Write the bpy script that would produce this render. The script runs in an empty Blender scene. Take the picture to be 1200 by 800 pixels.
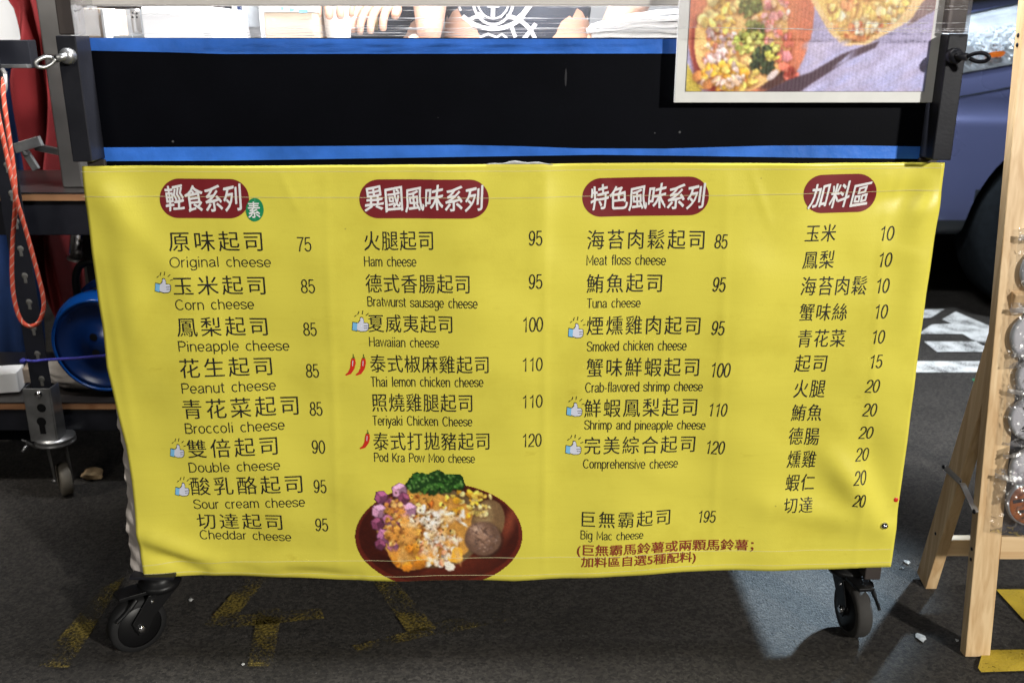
import bpy, bmesh, math, random
import numpy as np
from mathutils import Vector, Matrix
from mathutils.bvhtree import BVHTree

R = math.radians
random.seed(7)
C = bpy.context.scene.collection
SC = bpy.context.scene

# ------------------------------------------------------------------ camera, world, light, exposure
F, CX, CY, TH, HC, D = 1100.0, 600.0, 400.0, R(17.7), 0.9377, 1.3225
cam = bpy.data.cameras.new('camera')
cam.sensor_fit = 'HORIZONTAL'; cam.sensor_width = 36; cam.lens = F / 1200 * 36
cam.clip_start = 0.02; cam.clip_end = 500
cam.dof.use_dof = True; cam.dof.focus_distance = 1.42; cam.dof.aperture_fstop = 6.3
camo = bpy.data.objects.new('camera', cam); C.objects.link(camo)
camo.location = (0, 0, HC); camo.rotation_euler = (R(90) - TH, 0, 0)
SC.camera = camo

W = bpy.data.worlds.new('World'); SC.world = W; W.use_nodes = True
wn = W.node_tree
sky = wn.nodes.new('ShaderNodeTexSky'); sky.sky_type = 'NISHITA'; sky.sun_disc = False
sky.sun_elevation = R(1.0); sky.sun_rotation = R(120)
wn.links.new(sky.outputs[0], wn.nodes['Background'].inputs[0])
wn.nodes['Background'].inputs[1].default_value = 0.012

def lamp(name, kind, loc, tgt, energy, col=(1, 1, 1), size=0.1, cone=None, blend=0.3, sy=None):
    l = bpy.data.lights.new(name, kind); l.energy = energy; l.color = col
    if kind == 'AREA':
        l.size = size
        if sy: l.shape = 'RECTANGLE'; l.size_y = sy
    else:
        l.shadow_soft_size = size
    if kind == 'SPOT': l.spot_size = R(cone); l.spot_blend = blend
    o = bpy.data.objects.new(name, l); C.objects.link(o); o.location = loc
    o.rotation_euler = (Vector(tgt) - Vector(loc)).to_track_quat('-Z', 'Y').to_euler()
    return o

lamp('market_floodlight', 'SPOT', (3.3, -2.5, 2.35), (0.1, 1.3, 0.55), 1200, (1.0, 0.97, 0.90), 0.15, 38, 0.5)
lamp('front_fill_light', 'AREA', (-1.6, -2.6, 2.7), (0, 1.3, 0.4), 38, (1.0, 0.96, 0.88), 1.2)  # added soft fill from front left to lift the blacks, no real source
lamp('side_work_lamp', 'SPOT', (1.75, 2.52, 0.94), (0.40, 1.38, 0.0), 760, (0.62, 0.82, 1.0), 0.06, 15, 0.8)
lamp('lane_lamp', 'SPOT', (1.25, 2.3, 2.6), (1.45, 2.95, 0.3), 400, (0.86, 0.93, 1.0), 0.12, 62, 0.5)
lamp('stall_tube_light', 'AREA', (0.0, 1.43, 1.85), (0.0, 1.75, 0.95), 62, (0.96, 0.98, 1.0), 1.1, sy=0.15)
lamp('neighbour_stall_lamp', 'SPOT', (-1.9, 1.2, 2.1), (-1.35, 2.6, 0.7), 70, (1.0, 0.94, 0.86), 0.08, 75, 0.6)

vs = SC.view_settings
vs.view_transform = 'Standard'; vs.look = 'None'; vs.exposure = 0.0; vs.gamma = 1.0; vs.use_curve_mapping = False
SC.cycles.max_bounces = 8; SC.cycles.transparent_max_bounces = 24

# ------------------------------------------------------------------ photo pixel -> point in the place
def ray(px, py):
    dx, dy = (px - CX) / F, (py - CY) / F
    return Vector((dx, math.cos(TH) - dy * math.sin(TH), -math.sin(TH) - dy * math.cos(TH)))
def at_y(px, py, Y=D):
    d = ray(px, py); t = Y / d.y
    return Vector((d.x * t, Y, HC + d.z * t))
def at_z(px, py, Z=0.0):
    d = ray(px, py); t = (Z - HC) / d.z
    return Vector((d.x * t, d.y * t, Z))

# ------------------------------------------------------------------ materials
def s2l(c):
    return tuple((v / 12.92 if v <= 0.04045 else ((v + 0.055) / 1.055) ** 2.4) for v in c)
def hexc(r, g, b): return s2l((r / 255, g / 255, b / 255))

def mat(name, col, rough=0.5, metal=0.0, var=0.08, vscale=12.0, bump=0.0, bscale=60.0, spec=0.5, coat=0.0, detail=4):
    m = bpy.data.materials.new(name); m.use_nodes = True
    n, l = m.node_tree.nodes, m.node_tree.links
    b = n['Principled BSDF']
    b.inputs['Roughness'].default_value = rough; b.inputs['Metallic'].default_value = metal
    b.inputs['Specular IOR Level'].default_value = spec; b.inputs['Coat Weight'].default_value = coat
    tc = n.new('ShaderNodeTexCoord')
    nz = n.new('ShaderNodeTexNoise'); nz.inputs['Scale'].default_value = vscale; nz.inputs['Detail'].default_value = detail
    l.new(tc.outputs['Object'], nz.inputs['Vector'])
    rp = n.new('ShaderNodeValToRGB')
    rp.color_ramp.elements[0].position = 0.3; rp.color_ramp.elements[1].position = 0.7
    rp.color_ramp.elements[0].color = (*[max(0, c * (1 - var)) for c in col], 1)
    rp.color_ramp.elements[1].color = (*[min(1, c * (1 + var)) for c in col], 1)
    l.new(nz.outputs['Fac'], rp.inputs['Fac']); l.new(rp.outputs[0], b.inputs['Base Color'])
    mr = n.new('ShaderNodeMapRange'); mr.inputs[3].default_value = max(0, rough - 0.08); mr.inputs[4].default_value = min(1, rough + 0.08)
    l.new(nz.outputs['Fac'], mr.inputs[0]); l.new(mr.outputs[0], b.inputs['Roughness'])
    if bump:
        n2 = n.new('ShaderNodeTexNoise'); n2.inputs['Scale'].default_value = bscale; n2.inputs['Detail'].default_value = 5
        l.new(tc.outputs['Object'], n2.inputs['Vector'])
        bp = n.new('ShaderNodeBump'); bp.inputs['Strength'].default_value = bump; bp.inputs['Distance'].default_value = 0.004
        l.new(n2.outputs['Fac'], bp.inputs['Height']); l.new(bp.outputs[0], b.inputs['Normal'])
    return m

def wood(name, c0, c1, axis='Z', rough=0.5, scale=1.0):
    m = mat(name, c0, rough)
    n, l = m.node_tree.nodes, m.node_tree.links
    tc = n.new('ShaderNodeTexCoord'); mp = n.new('ShaderNodeMapping')
    k = {'X': (1.2, 26, 26), 'Y': (26, 1.2, 26), 'Z': (26, 26, 1.2)}[axis]
    mp.inputs['Scale'].default_value = [v * scale for v in k]
    l.new(tc.outputs['Object'], mp.inputs[0])
    nz = n.new('ShaderNodeTexNoise'); nz.inputs['Scale'].default_value = 2.2; nz.inputs['Detail'].default_value = 6; nz.inputs['Distortion'].default_value = 0.8
    l.new(mp.outputs[0], nz.inputs['Vector'])
    rp = n.new('ShaderNodeValToRGB'); rp.color_ramp.elements[0].position = 0.34; rp.color_ramp.elements[1].position = 0.66
    rp.color_ramp.elements[0].color = (*c1, 1); rp.color_ramp.elements[1].color = (*c0, 1)
    l.new(nz.outputs['Fac'], rp.inputs[0])
    vo = n.new('ShaderNodeTexVoronoi'); vo.inputs['Scale'].default_value = 7.0
    l.new(tc.outputs['Object'], vo.inputs['Vector'])
    kr = n.new('ShaderNodeValToRGB'); kr.color_ramp.elements[0].position = 0.03; kr.color_ramp.elements[1].position = 0.11
    kr.color_ramp.elements[0].color = (0.55, 0.42, 0.3, 1); kr.color_ramp.elements[1].color = (1, 1, 1, 1)
    l.new(vo.outputs['Distance'], kr.inputs[0])
    mx = n.new('ShaderNodeMixRGB'); mx.blend_type = 'MULTIPLY'; mx.inputs[0].default_value = 0.7
    l.new(rp.outputs[0], mx.inputs[1]); l.new(kr.outputs[0], mx.inputs[2])
    l.new(mx.outputs[0], n['Principled BSDF'].inputs['Base Color'])
    return m

def asphalt(name='asphalt'):
    """coarse asphalt: stones of differing tone in dark binder, fine grit, a few pale chips, broad dirt"""
    m = bpy.data.materials.new(name); m.use_nodes = True
    n, l = m.node_tree.nodes, m.node_tree.links; b = n['Principled BSDF']
    tc = n.new('ShaderNodeTexCoord')
    def noise(sc, det, ro=0.5):
        x = n.new('ShaderNodeTexNoise'); x.inputs['Scale'].default_value = sc; x.inputs['Detail'].default_value = det; x.inputs['Roughness'].default_value = ro
        l.new(tc.outputs['Object'], x.inputs['Vector']); return x
    def ramp(src, p0, p1, c0, c1):
        r = n.new('ShaderNodeValToRGB'); r.color_ramp.elements[0].position = p0; r.color_ramp.elements[1].position = p1
        r.color_ramp.elements[0].color = (*c0, 1); r.color_ramp.elements[1].color = (*c1, 1); l.new(src, r.inputs[0]); return r
    def mul(a, c, f=1.0):
        x = n.new('ShaderNodeMixRGB'); x.blend_type = 'MULTIPLY'; x.inputs[0].default_value = f; l.new(a, x.inputs[1]); l.new(c, x.inputs[2]); return x
    big, grit, warp = noise(2.3, 7, 0.6), noise(520, 6, 0.75), noise(60, 3)
    wv = n.new('ShaderNodeVectorMath'); wv.operation = 'SCALE'; wv.inputs['Scale'].default_value = 0.006; l.new(warp.outputs['Color'], wv.inputs[0])
    va = n.new('ShaderNodeVectorMath'); va.operation = 'ADD'; l.new(tc.outputs['Object'], va.inputs[0]); l.new(wv.outputs[0], va.inputs[1])
    st = n.new('ShaderNodeTexVoronoi'); st.inputs['Scale'].default_value = 215; l.new(va.outputs[0], st.inputs['Vector'])
    st2 = n.new('ShaderNodeTexVoronoi'); st2.inputs['Scale'].default_value = 95; l.new(va.outputs[0], st2.inputs['Vector'])
    base = ramp(big.outputs['Fac'], 0.3, 0.7, (0.023, 0.0205, 0.018), (0.046, 0.042, 0.038))
    sx = n.new('ShaderNodeSeparateColor'); l.new(st.outputs['Color'], sx.inputs[0])
    tone = ramp(sx.outputs[0], 0.1, 0.95, (0.62, 0.62, 0.63), (1.5, 1.48, 1.45)); gr = ramp(grit.outputs['Fac'], 0.3, 0.7, (0.55, 0.55, 0.55), (1.45, 1.45, 1.45))
    pit = ramp(st2.outputs['Distance'], 0.08, 0.26, (0.35, 0.34, 0.33), (1, 1, 1))
    c = mul(mul(mul(base.outputs[0], tone.outputs[0]).outputs[0], gr.outputs[0]).outputs[0], pit.outputs[0], 0.8)
    ch = n.new('ShaderNodeTexVoronoi'); ch.inputs['Scale'].default_value = 38; l.new(tc.outputs['Object'], ch.inputs['Vector'])
    cr = ramp(ch.outputs['Distance'], 0.03, 0.06, (0.4, 0.4, 0.4), (0, 0, 0))
    mx = n.new('ShaderNodeMixRGB'); mx.inputs[2].default_value = (0.22, 0.21, 0.195, 1); l.new(cr.outputs[0], mx.inputs[0]); l.new(c.outputs[0], mx.inputs[1])
    l.new(mx.outputs[0], b.inputs['Base Color'])
    b.inputs['Roughness'].default_value = 0.78; b.inputs['Specular IOR Level'].default_value = 0.3
    h1 = n.new('ShaderNodeMath'); h1.operation = 'MULTIPLY_ADD'; h1.inputs[1].default_value = -0.55; l.new(st.outputs['Distance'], h1.inputs[0]); l.new(grit.outputs['Fac'], h1.inputs[2])
    h2 = n.new('ShaderNodeMath'); h2.operation = 'MULTIPLY_ADD'; h2.inputs[1].default_value = 0.6; l.new(pit.outputs[0], h2.inputs[0]); l.new(h1.outputs[0], h2.inputs[2])
    bp = n.new('ShaderNodeBump'); bp.inputs['Strength'].default_value = 0.8; bp.inputs['Distance'].default_value = 0.0030
    l.new(h2.outputs[0], bp.inputs['Height']); l.new(bp.outputs[0], b.inputs['Normal'])
    return m

def worn_paint(name, col, lo, hi, rough=0.6):
    """road paint worn through: paint where the noise is high, see-through where it is gone"""
    m = bpy.data.materials.new(name); m.use_nodes = True
    n, l = m.node_tree.nodes, m.node_tree.links; b = n['Principled BSDF']
    tc = n.new('ShaderNodeTexCoord')
    a = n.new('ShaderNodeTexNoise'); a.inputs['Scale'].default_value = 210; a.inputs['Detail'].default_value = 4
    c = n.new('ShaderNodeTexNoise'); c.inputs['Scale'].default_value = 14; c.inputs['Detail'].default_value = 5
    l.new(tc.outputs['Object'], a.inputs['Vector']); l.new(tc.outputs['Object'], c.inputs['Vector'])
    ad = n.new('ShaderNodeMath'); ad.operation = 'ADD'; l.new(a.outputs['Fac'], ad.inputs[0]); l.new(c.outputs['Fac'], ad.inputs[1])
    mr = n.new('ShaderNodeMapRange'); mr.inputs[1].default_value = lo; mr.inputs[2].default_value = hi; l.new(ad.outputs[0], mr.inputs[0])
    l.new(mr.outputs[0], b.inputs['Alpha'])
    rp = n.new('ShaderNodeValToRGB'); rp.color_ramp.elements[0].position = 0.35; rp.color_ramp.elements[1].position = 0.65
    rp.color_ramp.elements[0].color = (*[v * 0.72 for v in col], 1); rp.color_ramp.elements[1].color = (*col, 1)
    l.new(c.outputs['Fac'], rp.inputs[0]); l.new(rp.outputs[0], b.inputs['Base Color'])
    b.inputs['Roughness'].default_value = rough
    bp = n.new('ShaderNodeBump'); bp.inputs['Strength'].default_value = 0.6; bp.inputs['Distance'].default_value = 0.004
    l.new(a.outputs['Fac'], bp.inputs['Height']); l.new(bp.outputs[0], b.inputs['Normal'])
    return m

def clear(name, tint=(1, 1, 1), gloss=0.12, rough=0.08, bump=0.0, bscale=20.0, milk=0.0):
    m = bpy.data.materials.new(name); m.use_nodes = True
    n, l = m.node_tree.nodes, m.node_tree.links; n.remove(n['Principled BSDF'])
    out = n['Material Output']
    t = n.new('ShaderNodeBsdfTransparent'); t.inputs[0].default_value = (*tint, 1)
    g = n.new('ShaderNodeBsdfGlossy'); g.inputs['Roughness'].default_value = rough
    d = n.new('ShaderNodeBsdfTranslucent'); d.inputs[0].default_value = (0.9, 0.9, 0.92, 1)
    fr = n.new('ShaderNodeLayerWeight'); fr.inputs[0].default_value = 0.35
    mu = n.new('ShaderNodeMath'); mu.operation = 'MULTIPLY_ADD'; mu.inputs[1].default_value = 0.5; mu.inputs[2].default_value = gloss
    l.new(fr.outputs['Fresnel'], mu.inputs[0])
    mx = n.new('ShaderNodeMixShader'); l.new(mu.outputs[0], mx.inputs[0]); l.new(t.outputs[0], mx.inputs[1]); l.new(g.outputs[0], mx.inputs[2])
    m2 = n.new('ShaderNodeMixShader'); m2.inputs[0].default_value = milk; l.new(mx.outputs[0], m2.inputs[1]); l.new(d.outputs[0], m2.inputs[2])
    l.new(m2.outputs[0], out.inputs[0])
    if bump:
        tc = n.new('ShaderNodeTexCoord'); nz = n.new('ShaderNodeTexNoise'); nz.inputs['Scale'].default_value = bscale; nz.inputs['Detail'].default_value = 3
        l.new(tc.outputs['Object'], nz.inputs['Vector'])
        bp = n.new('ShaderNodeBump'); bp.inputs['Strength'].default_value = bump; bp.inputs['Distance'].default_value = 0.01
        l.new(nz.outputs['Fac'], bp.inputs['Height']); l.new(bp.outputs[0], g.inputs['Normal'])
    return m

def print_mat(name, rough=0.4, wave=0.0):
    m = bpy.data.materials.new(name); m.use_nodes = True
    n, l = m.node_tree.nodes, m.node_tree.links; b = n['Principled BSDF']
    a = n.new('ShaderNodeAttribute'); a.attribute_name = 'ink'
    l.new(a.outputs['Color'], b.inputs['Base Color']); b.inputs['Roughness'].default_value = rough
    if wave:
        tc = n.new('ShaderNodeTexCoord'); w = n.new('ShaderNodeTexWave'); w.inputs['Scale'].default_value = 62; w.bands_direction = 'X'
        l.new(tc.outputs['Object'], w.inputs['Vector'])
        bp = n.new('ShaderNodeBump'); bp.inputs['Strength'].default_value = wave; bp.inputs['Distance'].default_value = 0.002
        l.new(w.outputs['Fac'], bp.inputs['Height']); l.new(bp.outputs[0], b.inputs['Normal'])
    return m

M = {}
M['vinyl'] = mat('yellow_vinyl', (0.72, 0.64, 0.082), 0.36, var=0.05, vscale=5, bump=0.05, bscale=420, detail=8)
M['vinyl_back'] = mat('white_vinyl', (0.62, 0.56, 0.52), 0.5, var=0.1, vscale=14, bump=0.5, bscale=45)
def flecks(m, scale, size, col, amt, stretch=(1, 1, 1), mode='MIX'):
    n, l = m.node_tree.nodes, m.node_tree.links; b = n['Principled BSDF']; src = b.inputs['Base Color'].links[0].from_socket
    tc = n.new('ShaderNodeTexCoord'); mp = n.new('ShaderNodeMapping'); mp.inputs['Scale'].default_value = stretch; l.new(tc.outputs['Object'], mp.inputs[0])
    v = n.new('ShaderNodeTexVoronoi'); v.inputs['Scale'].default_value = scale; l.new(mp.outputs[0], v.inputs['Vector'])
    sp = n.new('ShaderNodeSeparateColor'); l.new(v.outputs['Color'], sp.inputs[0])
    a = n.new('ShaderNodeMath'); a.operation = 'MULTIPLY'; a.inputs[1].default_value = size; l.new(sp.outputs[1], a.inputs[0])
    g = n.new('ShaderNodeMath'); g.operation = 'LESS_THAN'; l.new(v.outputs['Distance'], g.inputs[0]); l.new(a.outputs[0], g.inputs[1])
    k = n.new('ShaderNodeMath'); k.operation = 'GREATER_THAN'; k.inputs[1].default_value = 0.72; l.new(sp.outputs[0], k.inputs[0])
    q = n.new('ShaderNodeMath'); q.operation = 'MULTIPLY'; l.new(g.outputs[0], q.inputs[0]); l.new(k.outputs[0], q.inputs[1])
    q2 = n.new('ShaderNodeMath'); q2.operation = 'MULTIPLY'; q2.inputs[1].default_value = amt; l.new(q.outputs[0], q2.inputs[0])
    x = n.new('ShaderNodeMixRGB'); x.blend_type = mode; x.inputs[2].default_value = (*col, 1); l.new(q2.outputs[0], x.inputs[0]); l.new(src, x.inputs[1]); l.new(x.outputs[0], b.inputs['Base Color'])
def smudge(m, scale, col, p0, p1, stretch=(1, 1, 1)):
    n, l = m.node_tree.nodes, m.node_tree.links; b = n['Principled BSDF']; src = b.inputs['Base Color'].links[0].from_socket
    tc = n.new('ShaderNodeTexCoord'); mp = n.new('ShaderNodeMapping'); mp.inputs['Scale'].default_value = stretch; l.new(tc.outputs['Object'], mp.inputs[0])
    z = n.new('ShaderNodeTexNoise'); z.inputs['Scale'].default_value = scale; z.inputs['Detail'].default_value = 9; z.inputs['Roughness'].default_value = 0.65; l.new(mp.outputs[0], z.inputs['Vector'])
    r = n.new('ShaderNodeValToRGB'); r.color_ramp.elements[0].position = p0; r.color_ramp.elements[1].position = p1
    r.color_ramp.elements[0].color = (1, 1, 1, 1); r.color_ramp.elements[1].color = (*col, 1); l.new(z.outputs['Fac'], r.inputs[0])
    x = n.new('ShaderNodeMixRGB'); x.blend_type = 'MULTIPLY'; x.inputs[0].default_value = 1; l.new(src, x.inputs[1]); l.new(r.outputs[0], x.inputs[2]); l.new(x.outputs[0], b.inputs['Base Color'])
smudge(M['vinyl'], 7, (0.86, 0.84, 0.74), 0.52, 0.78); smudge(M['vinyl'], 16, (0.80, 0.76, 0.62), 0.64, 0.80, (1, 1, 2.5)); smudge(M['vinyl'], 60, (0.975, 0.97, 0.95), 0.5, 0.7, (0.25, 1, 3))
flecks(M['vinyl'], 17, 0.03, (0.25, 0.2, 0.05), 0.5)
M['ink'] = mat('black_ink', (0.018, 0.017, 0.016), 0.45)
M['red_ink'] = mat('maroon_ink', (0.185, 0.012, 0.017), 0.42, var=0.05)
M['note_ink'] = mat('brown_red_ink', (0.24, 0.035, 0.02), 0.45)
M['white_ink'] = mat('white_ink', (0.78, 0.77, 0.78), 0.45, var=0.03)
M['green_ink'] = mat('green_ink', (0.01, 0.24, 0.09), 0.45)
M['cuff_ink'] = mat('sky_blue_ink', (0.20, 0.50, 0.80), 0.45)
M['hand_ink'] = mat('pale_hand_ink', (0.66, 0.68, 0.80), 0.45, var=0.04)
M['chili_ink'] = mat('chilli_red_ink', (0.62, 0.03, 0.015), 0.4)
M['stem_ink'] = mat('stem_green_ink', (0.09, 0.14, 0.02), 0.5)
M['print'] = print_mat('printed_photo', 0.42)
M['board_print'] = print_mat('printed_board_photo', 0.35, 0.05)
M['thread'] = mat('white_thread', (0.72, 0.68, 0.38), 0.6)
M['black_board'] = mat('black_board', (0.002, 0.0023, 0.004), 0.5, var=0.25, vscale=6, spec=0.06, bump=0.03, bscale=300)
flecks(M['black_board'], 30, 0.05, (0.10, 0.10, 0.105), 0.8); flecks(M['black_board'], 24, 0.06, (0.05, 0.05, 0.055), 0.7, (1, 1, 0.12))
M['black_steel'] = mat('black_steel', (0.013, 0.0135, 0.018), 0.42, var=0.2, vscale=20, bump=0.04, bscale=250, spec=0.25)
M['black_plastic'] = mat('black_plastic', (0.005, 0.005, 0.0055), 0.42, var=0.2, spec=0.3)
M['rubber'] = mat('grey_rubber', (0.026, 0.024, 0.022), 0.8, var=0.2, bump=0.15, bscale=120)
M['black_rubber'] = mat('black_rubber', (0.012, 0.012, 0.0125), 0.65, var=0.2, bump=0.1, bscale=120, spec=0.3)
M['tape'] = mat('blue_tape', (0.038, 0.17, 0.66), 0.36, var=0.28, vscale=16, bump=0.45, bscale=38, detail=7)
M['steel'] = mat('stainless_steel', (0.50, 0.48, 0.46), 0.3, 0.65, var=0.25, vscale=8)
M['worn_steel'] = mat('worn_stainless_steel', (0.26, 0.245, 0.23), 0.3, 0.75, var=0.35, vscale=5)
M['zinc'] = mat('zinc_plated_steel', (0.42, 0.42, 0.42), 0.38, 0.9, var=0.18, vscale=40)
M['chrome'] = mat('chrome', (0.8, 0.8, 0.82), 0.12, 1.0, var=0.03)
M['brown_tube'] = mat('dull_brown_tube', (0.075, 0.062, 0.058), 0.4, 0.4, var=0.1)
M['alu'] = mat('cream_bar', (0.62, 0.58, 0.52), 0.42, var=0.05)
M['white'] = mat('white_board', (0.80, 0.80, 0.80), 0.5, var=0.02)
M['foam'] = mat('grey_white_foam', (0.72, 0.72, 0.70), 0.55, var=0.05, vscale=30)
M['scrap_paper'] = mat('dirty_paper', (0.42, 0.42, 0.41), 0.8, var=0.25, vscale=90)
M['paper'] = mat('white_paper', (0.82, 0.82, 0.82), 0.7, var=0.03)
M['red_cloth'] = mat('red_cloth', (0.19, 0.009, 0.011), 0.8, var=0.15, vscale=9, bump=0.2, bscale=300)
M['blue_cloth'] = mat('navy_cloth', (0.012, 0.045, 0.17), 0.8, var=0.25, vscale=12, bump=0.2, bscale=300)
M['dark_cloth'] = mat('charcoal_cloth', (0.030, 0.034, 0.045), 0.85, var=0.2, vscale=18, bump=0.2, bscale=400)
M['tee'] = mat('slate_cotton', (0.055, 0.062, 0.082), 0.85, var=0.15, vscale=18, bump=0.2, bscale=400)
M['denim'] = mat('dark_denim', (0.03, 0.04, 0.075), 0.85, var=0.2, vscale=30)
M['skin'] = mat('skin', (0.52, 0.31, 0.22), 0.5, var=0.06, vscale=30)
M['hair'] = mat('black_hair', (0.012, 0.010, 0.009), 0.5, var=0.3, vscale=60)
M['ply_top'] = mat('black_laminate', (0.022, 0.019, 0.018), 0.3, var=0.3, vscale=7)
M['ply_edge'] = wood('plywood_edge', (0.34, 0.17, 0.075), (0.24, 0.11, 0.05), 'X', 0.6)
M['pine'] = wood('pine_wood', (0.67, 0.49, 0.28), (0.50, 0.32, 0.155), 'Z', 0.5, 1.5)
M['pine_x'] = wood('pine_rail_wood', (0.67, 0.49, 0.28), (0.50, 0.32, 0.155), 'X', 0.5)
M['old_wood'] = wood('grey_timber', (0.30, 0.24, 0.18), (0.20, 0.15, 0.11), 'X', 0.7)
M['reel'] = mat('blue_reel_plastic', (0.003, 0.018, 0.085), 0.25, var=0.1)
M['reel_back'] = mat('brightened_reel_plastic', (0.006, 0.045, 0.21), 0.25, var=0.1)  # reel plastic with its colour brightened so the shaded back flange shows
M['reel_lit'] = mat('lit_rim_plastic', (0.003, 0.05, 0.23), 0.22, var=0.06)  # same plastic, lighter: light caught by the sloping rim put into its colour
M['rope'] = None
M['string'] = mat('violet_string', (0.06, 0.06, 0.42), 0.6, var=0.6, vscale=220)
M['stone'] = mat('tan_crumb', (0.60, 0.43, 0.24), 0.85, var=0.3, vscale=70, bump=0.6, bscale=120)
M['card'] = mat('cream_cardboard', (0.60, 0.48, 0.37), 0.75, var=0.06)
M['grey_plastic'] = mat('grey_plastic', (0.34, 0.36, 0.38), 0.35, var=0.06)
M['car'] = mat('blue_violet_paint', (0.085, 0.100, 0.205), 0.28, 0.35, var=0.05, vscale=3, coat=1.0)
M['car_trim'] = mat('dark_trim', (0.012, 0.016, 0.020), 0.45, var=0.2)
M['tyre'] = mat('tyre_rubber', (0.006, 0.008, 0.010), 0.95, var=0.25, vscale=60, bump=0.5, bscale=60, spec=0.12)
M['car_glass'] = mat('dark_glass', (0.01, 0.012, 0.015), 0.05, var=0.05)
M['lamp_chrome'] = mat('lamp_reflector', (0.82, 0.88, 0.93), 0.18, 0.6, var=0.1, vscale=30)
M['amber'] = mat('amber_plastic', (0.75, 0.18, 0.02), 0.3)
M['slate'] = mat('navy_fabric_board', (0.028, 0.032, 0.050), 0.8, var=0.2, vscale=50, bump=0.2, bscale=300)
M['badge_white'] = mat('pale_badge', (0.52, 0.51, 0.54), 0.55, var=0.05, vscale=40, spec=0.2)
M['badge_rust'] = mat('rust_badge', (0.33, 0.10, 0.03), 0.4, var=0.25, vscale=60)
M['badge_dark'] = mat('dark_badge_print', (0.02, 0.02, 0.024), 0.4)
M['bag'] = clear('clear_bag', (0.97, 0.975, 0.99), 0.09, 0.06, 0.6, 45, 0.09)
M['film'] = clear('clear_film', (0.97, 0.97, 0.985), 0.03, 0.14, 0.25, 30, 0.07)
M['strand'] = clear('film_strand', (0.96, 0.96, 0.97), 0.35, 0.25, 0.3, 90, 0.45)
M['lens'] = clear('lamp_lens', (0.97, 0.98, 1.0), 0.10, 0.03)
M['asphalt'] = asphalt()
M['white_paint'] = worn_paint('white_road_paint', (0.66, 0.67, 0.66), 0.74, 1.0)
M['yellow_paint'] = worn_paint('yellow_road_paint', (0.52, 0.37, 0.03), 0.66, 0.84)
M['faint_yellow'] = worn_paint('faint_yellow_road_paint', (0.165, 0.12, 0.018), 0.93, 1.19, 0.75)
M['fainter_yellow'] = worn_paint('rubbed_yellow_road_paint', (0.12, 0.09, 0.02), 1.02, 1.26, 0.75)

def rope_mat():
    m = bpy.data.materials.new('orange_red_rope'); m.use_nodes = True
    n, l = m.node_tree.nodes, m.node_tree.links; b = n['Principled BSDF']
    uv = n.new('ShaderNodeUVMap'); mp = n.new('ShaderNodeMapping'); mp.inputs['Scale'].default_value = (1, 1, 1)
    ch = n.new('ShaderNodeTexWave'); ch.inputs['Scale'].default_value = 0.17; ch.bands_direction = 'DIAGONAL'
    l.new(uv.outputs[0], mp.inputs[0]); l.new(mp.outputs[0], ch.inputs['Vector'])
    rp = n.new('ShaderNodeValToRGB'); rp.color_ramp.elements[0].position = 0.90; rp.color_ramp.elements[1].position = 0.95
    rp.color_ramp.elements[0].color = (0.62, 0.075, 0.035, 1); rp.color_ramp.elements[1].color = (0.60, 0.36, 0.28, 1)
    l.new(ch.outputs['Fac'], rp.inputs[0]); l.new(rp.outputs[0], b.inputs['Base Color']); b.inputs['Roughness'].default_value = 0.7
    nz = n.new('ShaderNodeTexNoise'); nz.inputs['Scale'].default_value = 700; tc = n.new('ShaderNodeTexCoord'); l.new(tc.outputs['Object'], nz.inputs['Vector'])
    bp = n.new('ShaderNodeBump'); bp.inputs['Strength'].default_value = 0.5; bp.inputs['Distance'].default_value = 0.002
    l.new(nz.outputs['Fac'], bp.inputs['Height']); l.new(bp.outputs[0], b.inputs['Normal'])
    return m
M['rope'] = rope_mat()

# ------------------------------------------------------------------ object helpers
def tag(o, label=None, cat=None, group=None, kind=None):
    if label: o['label'] = label
    if cat: o['category'] = cat
    if group: o['group'] = group
    if kind: o['kind'] = kind
    return o
def thing(name, label, cat, loc=(0, 0, 0), group=None):
    o = bpy.data.objects.new(name, None); C.objects.link(o); o.location = loc; o.empty_display_size = 0.05
    return tag(o, label, cat, group)

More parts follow.
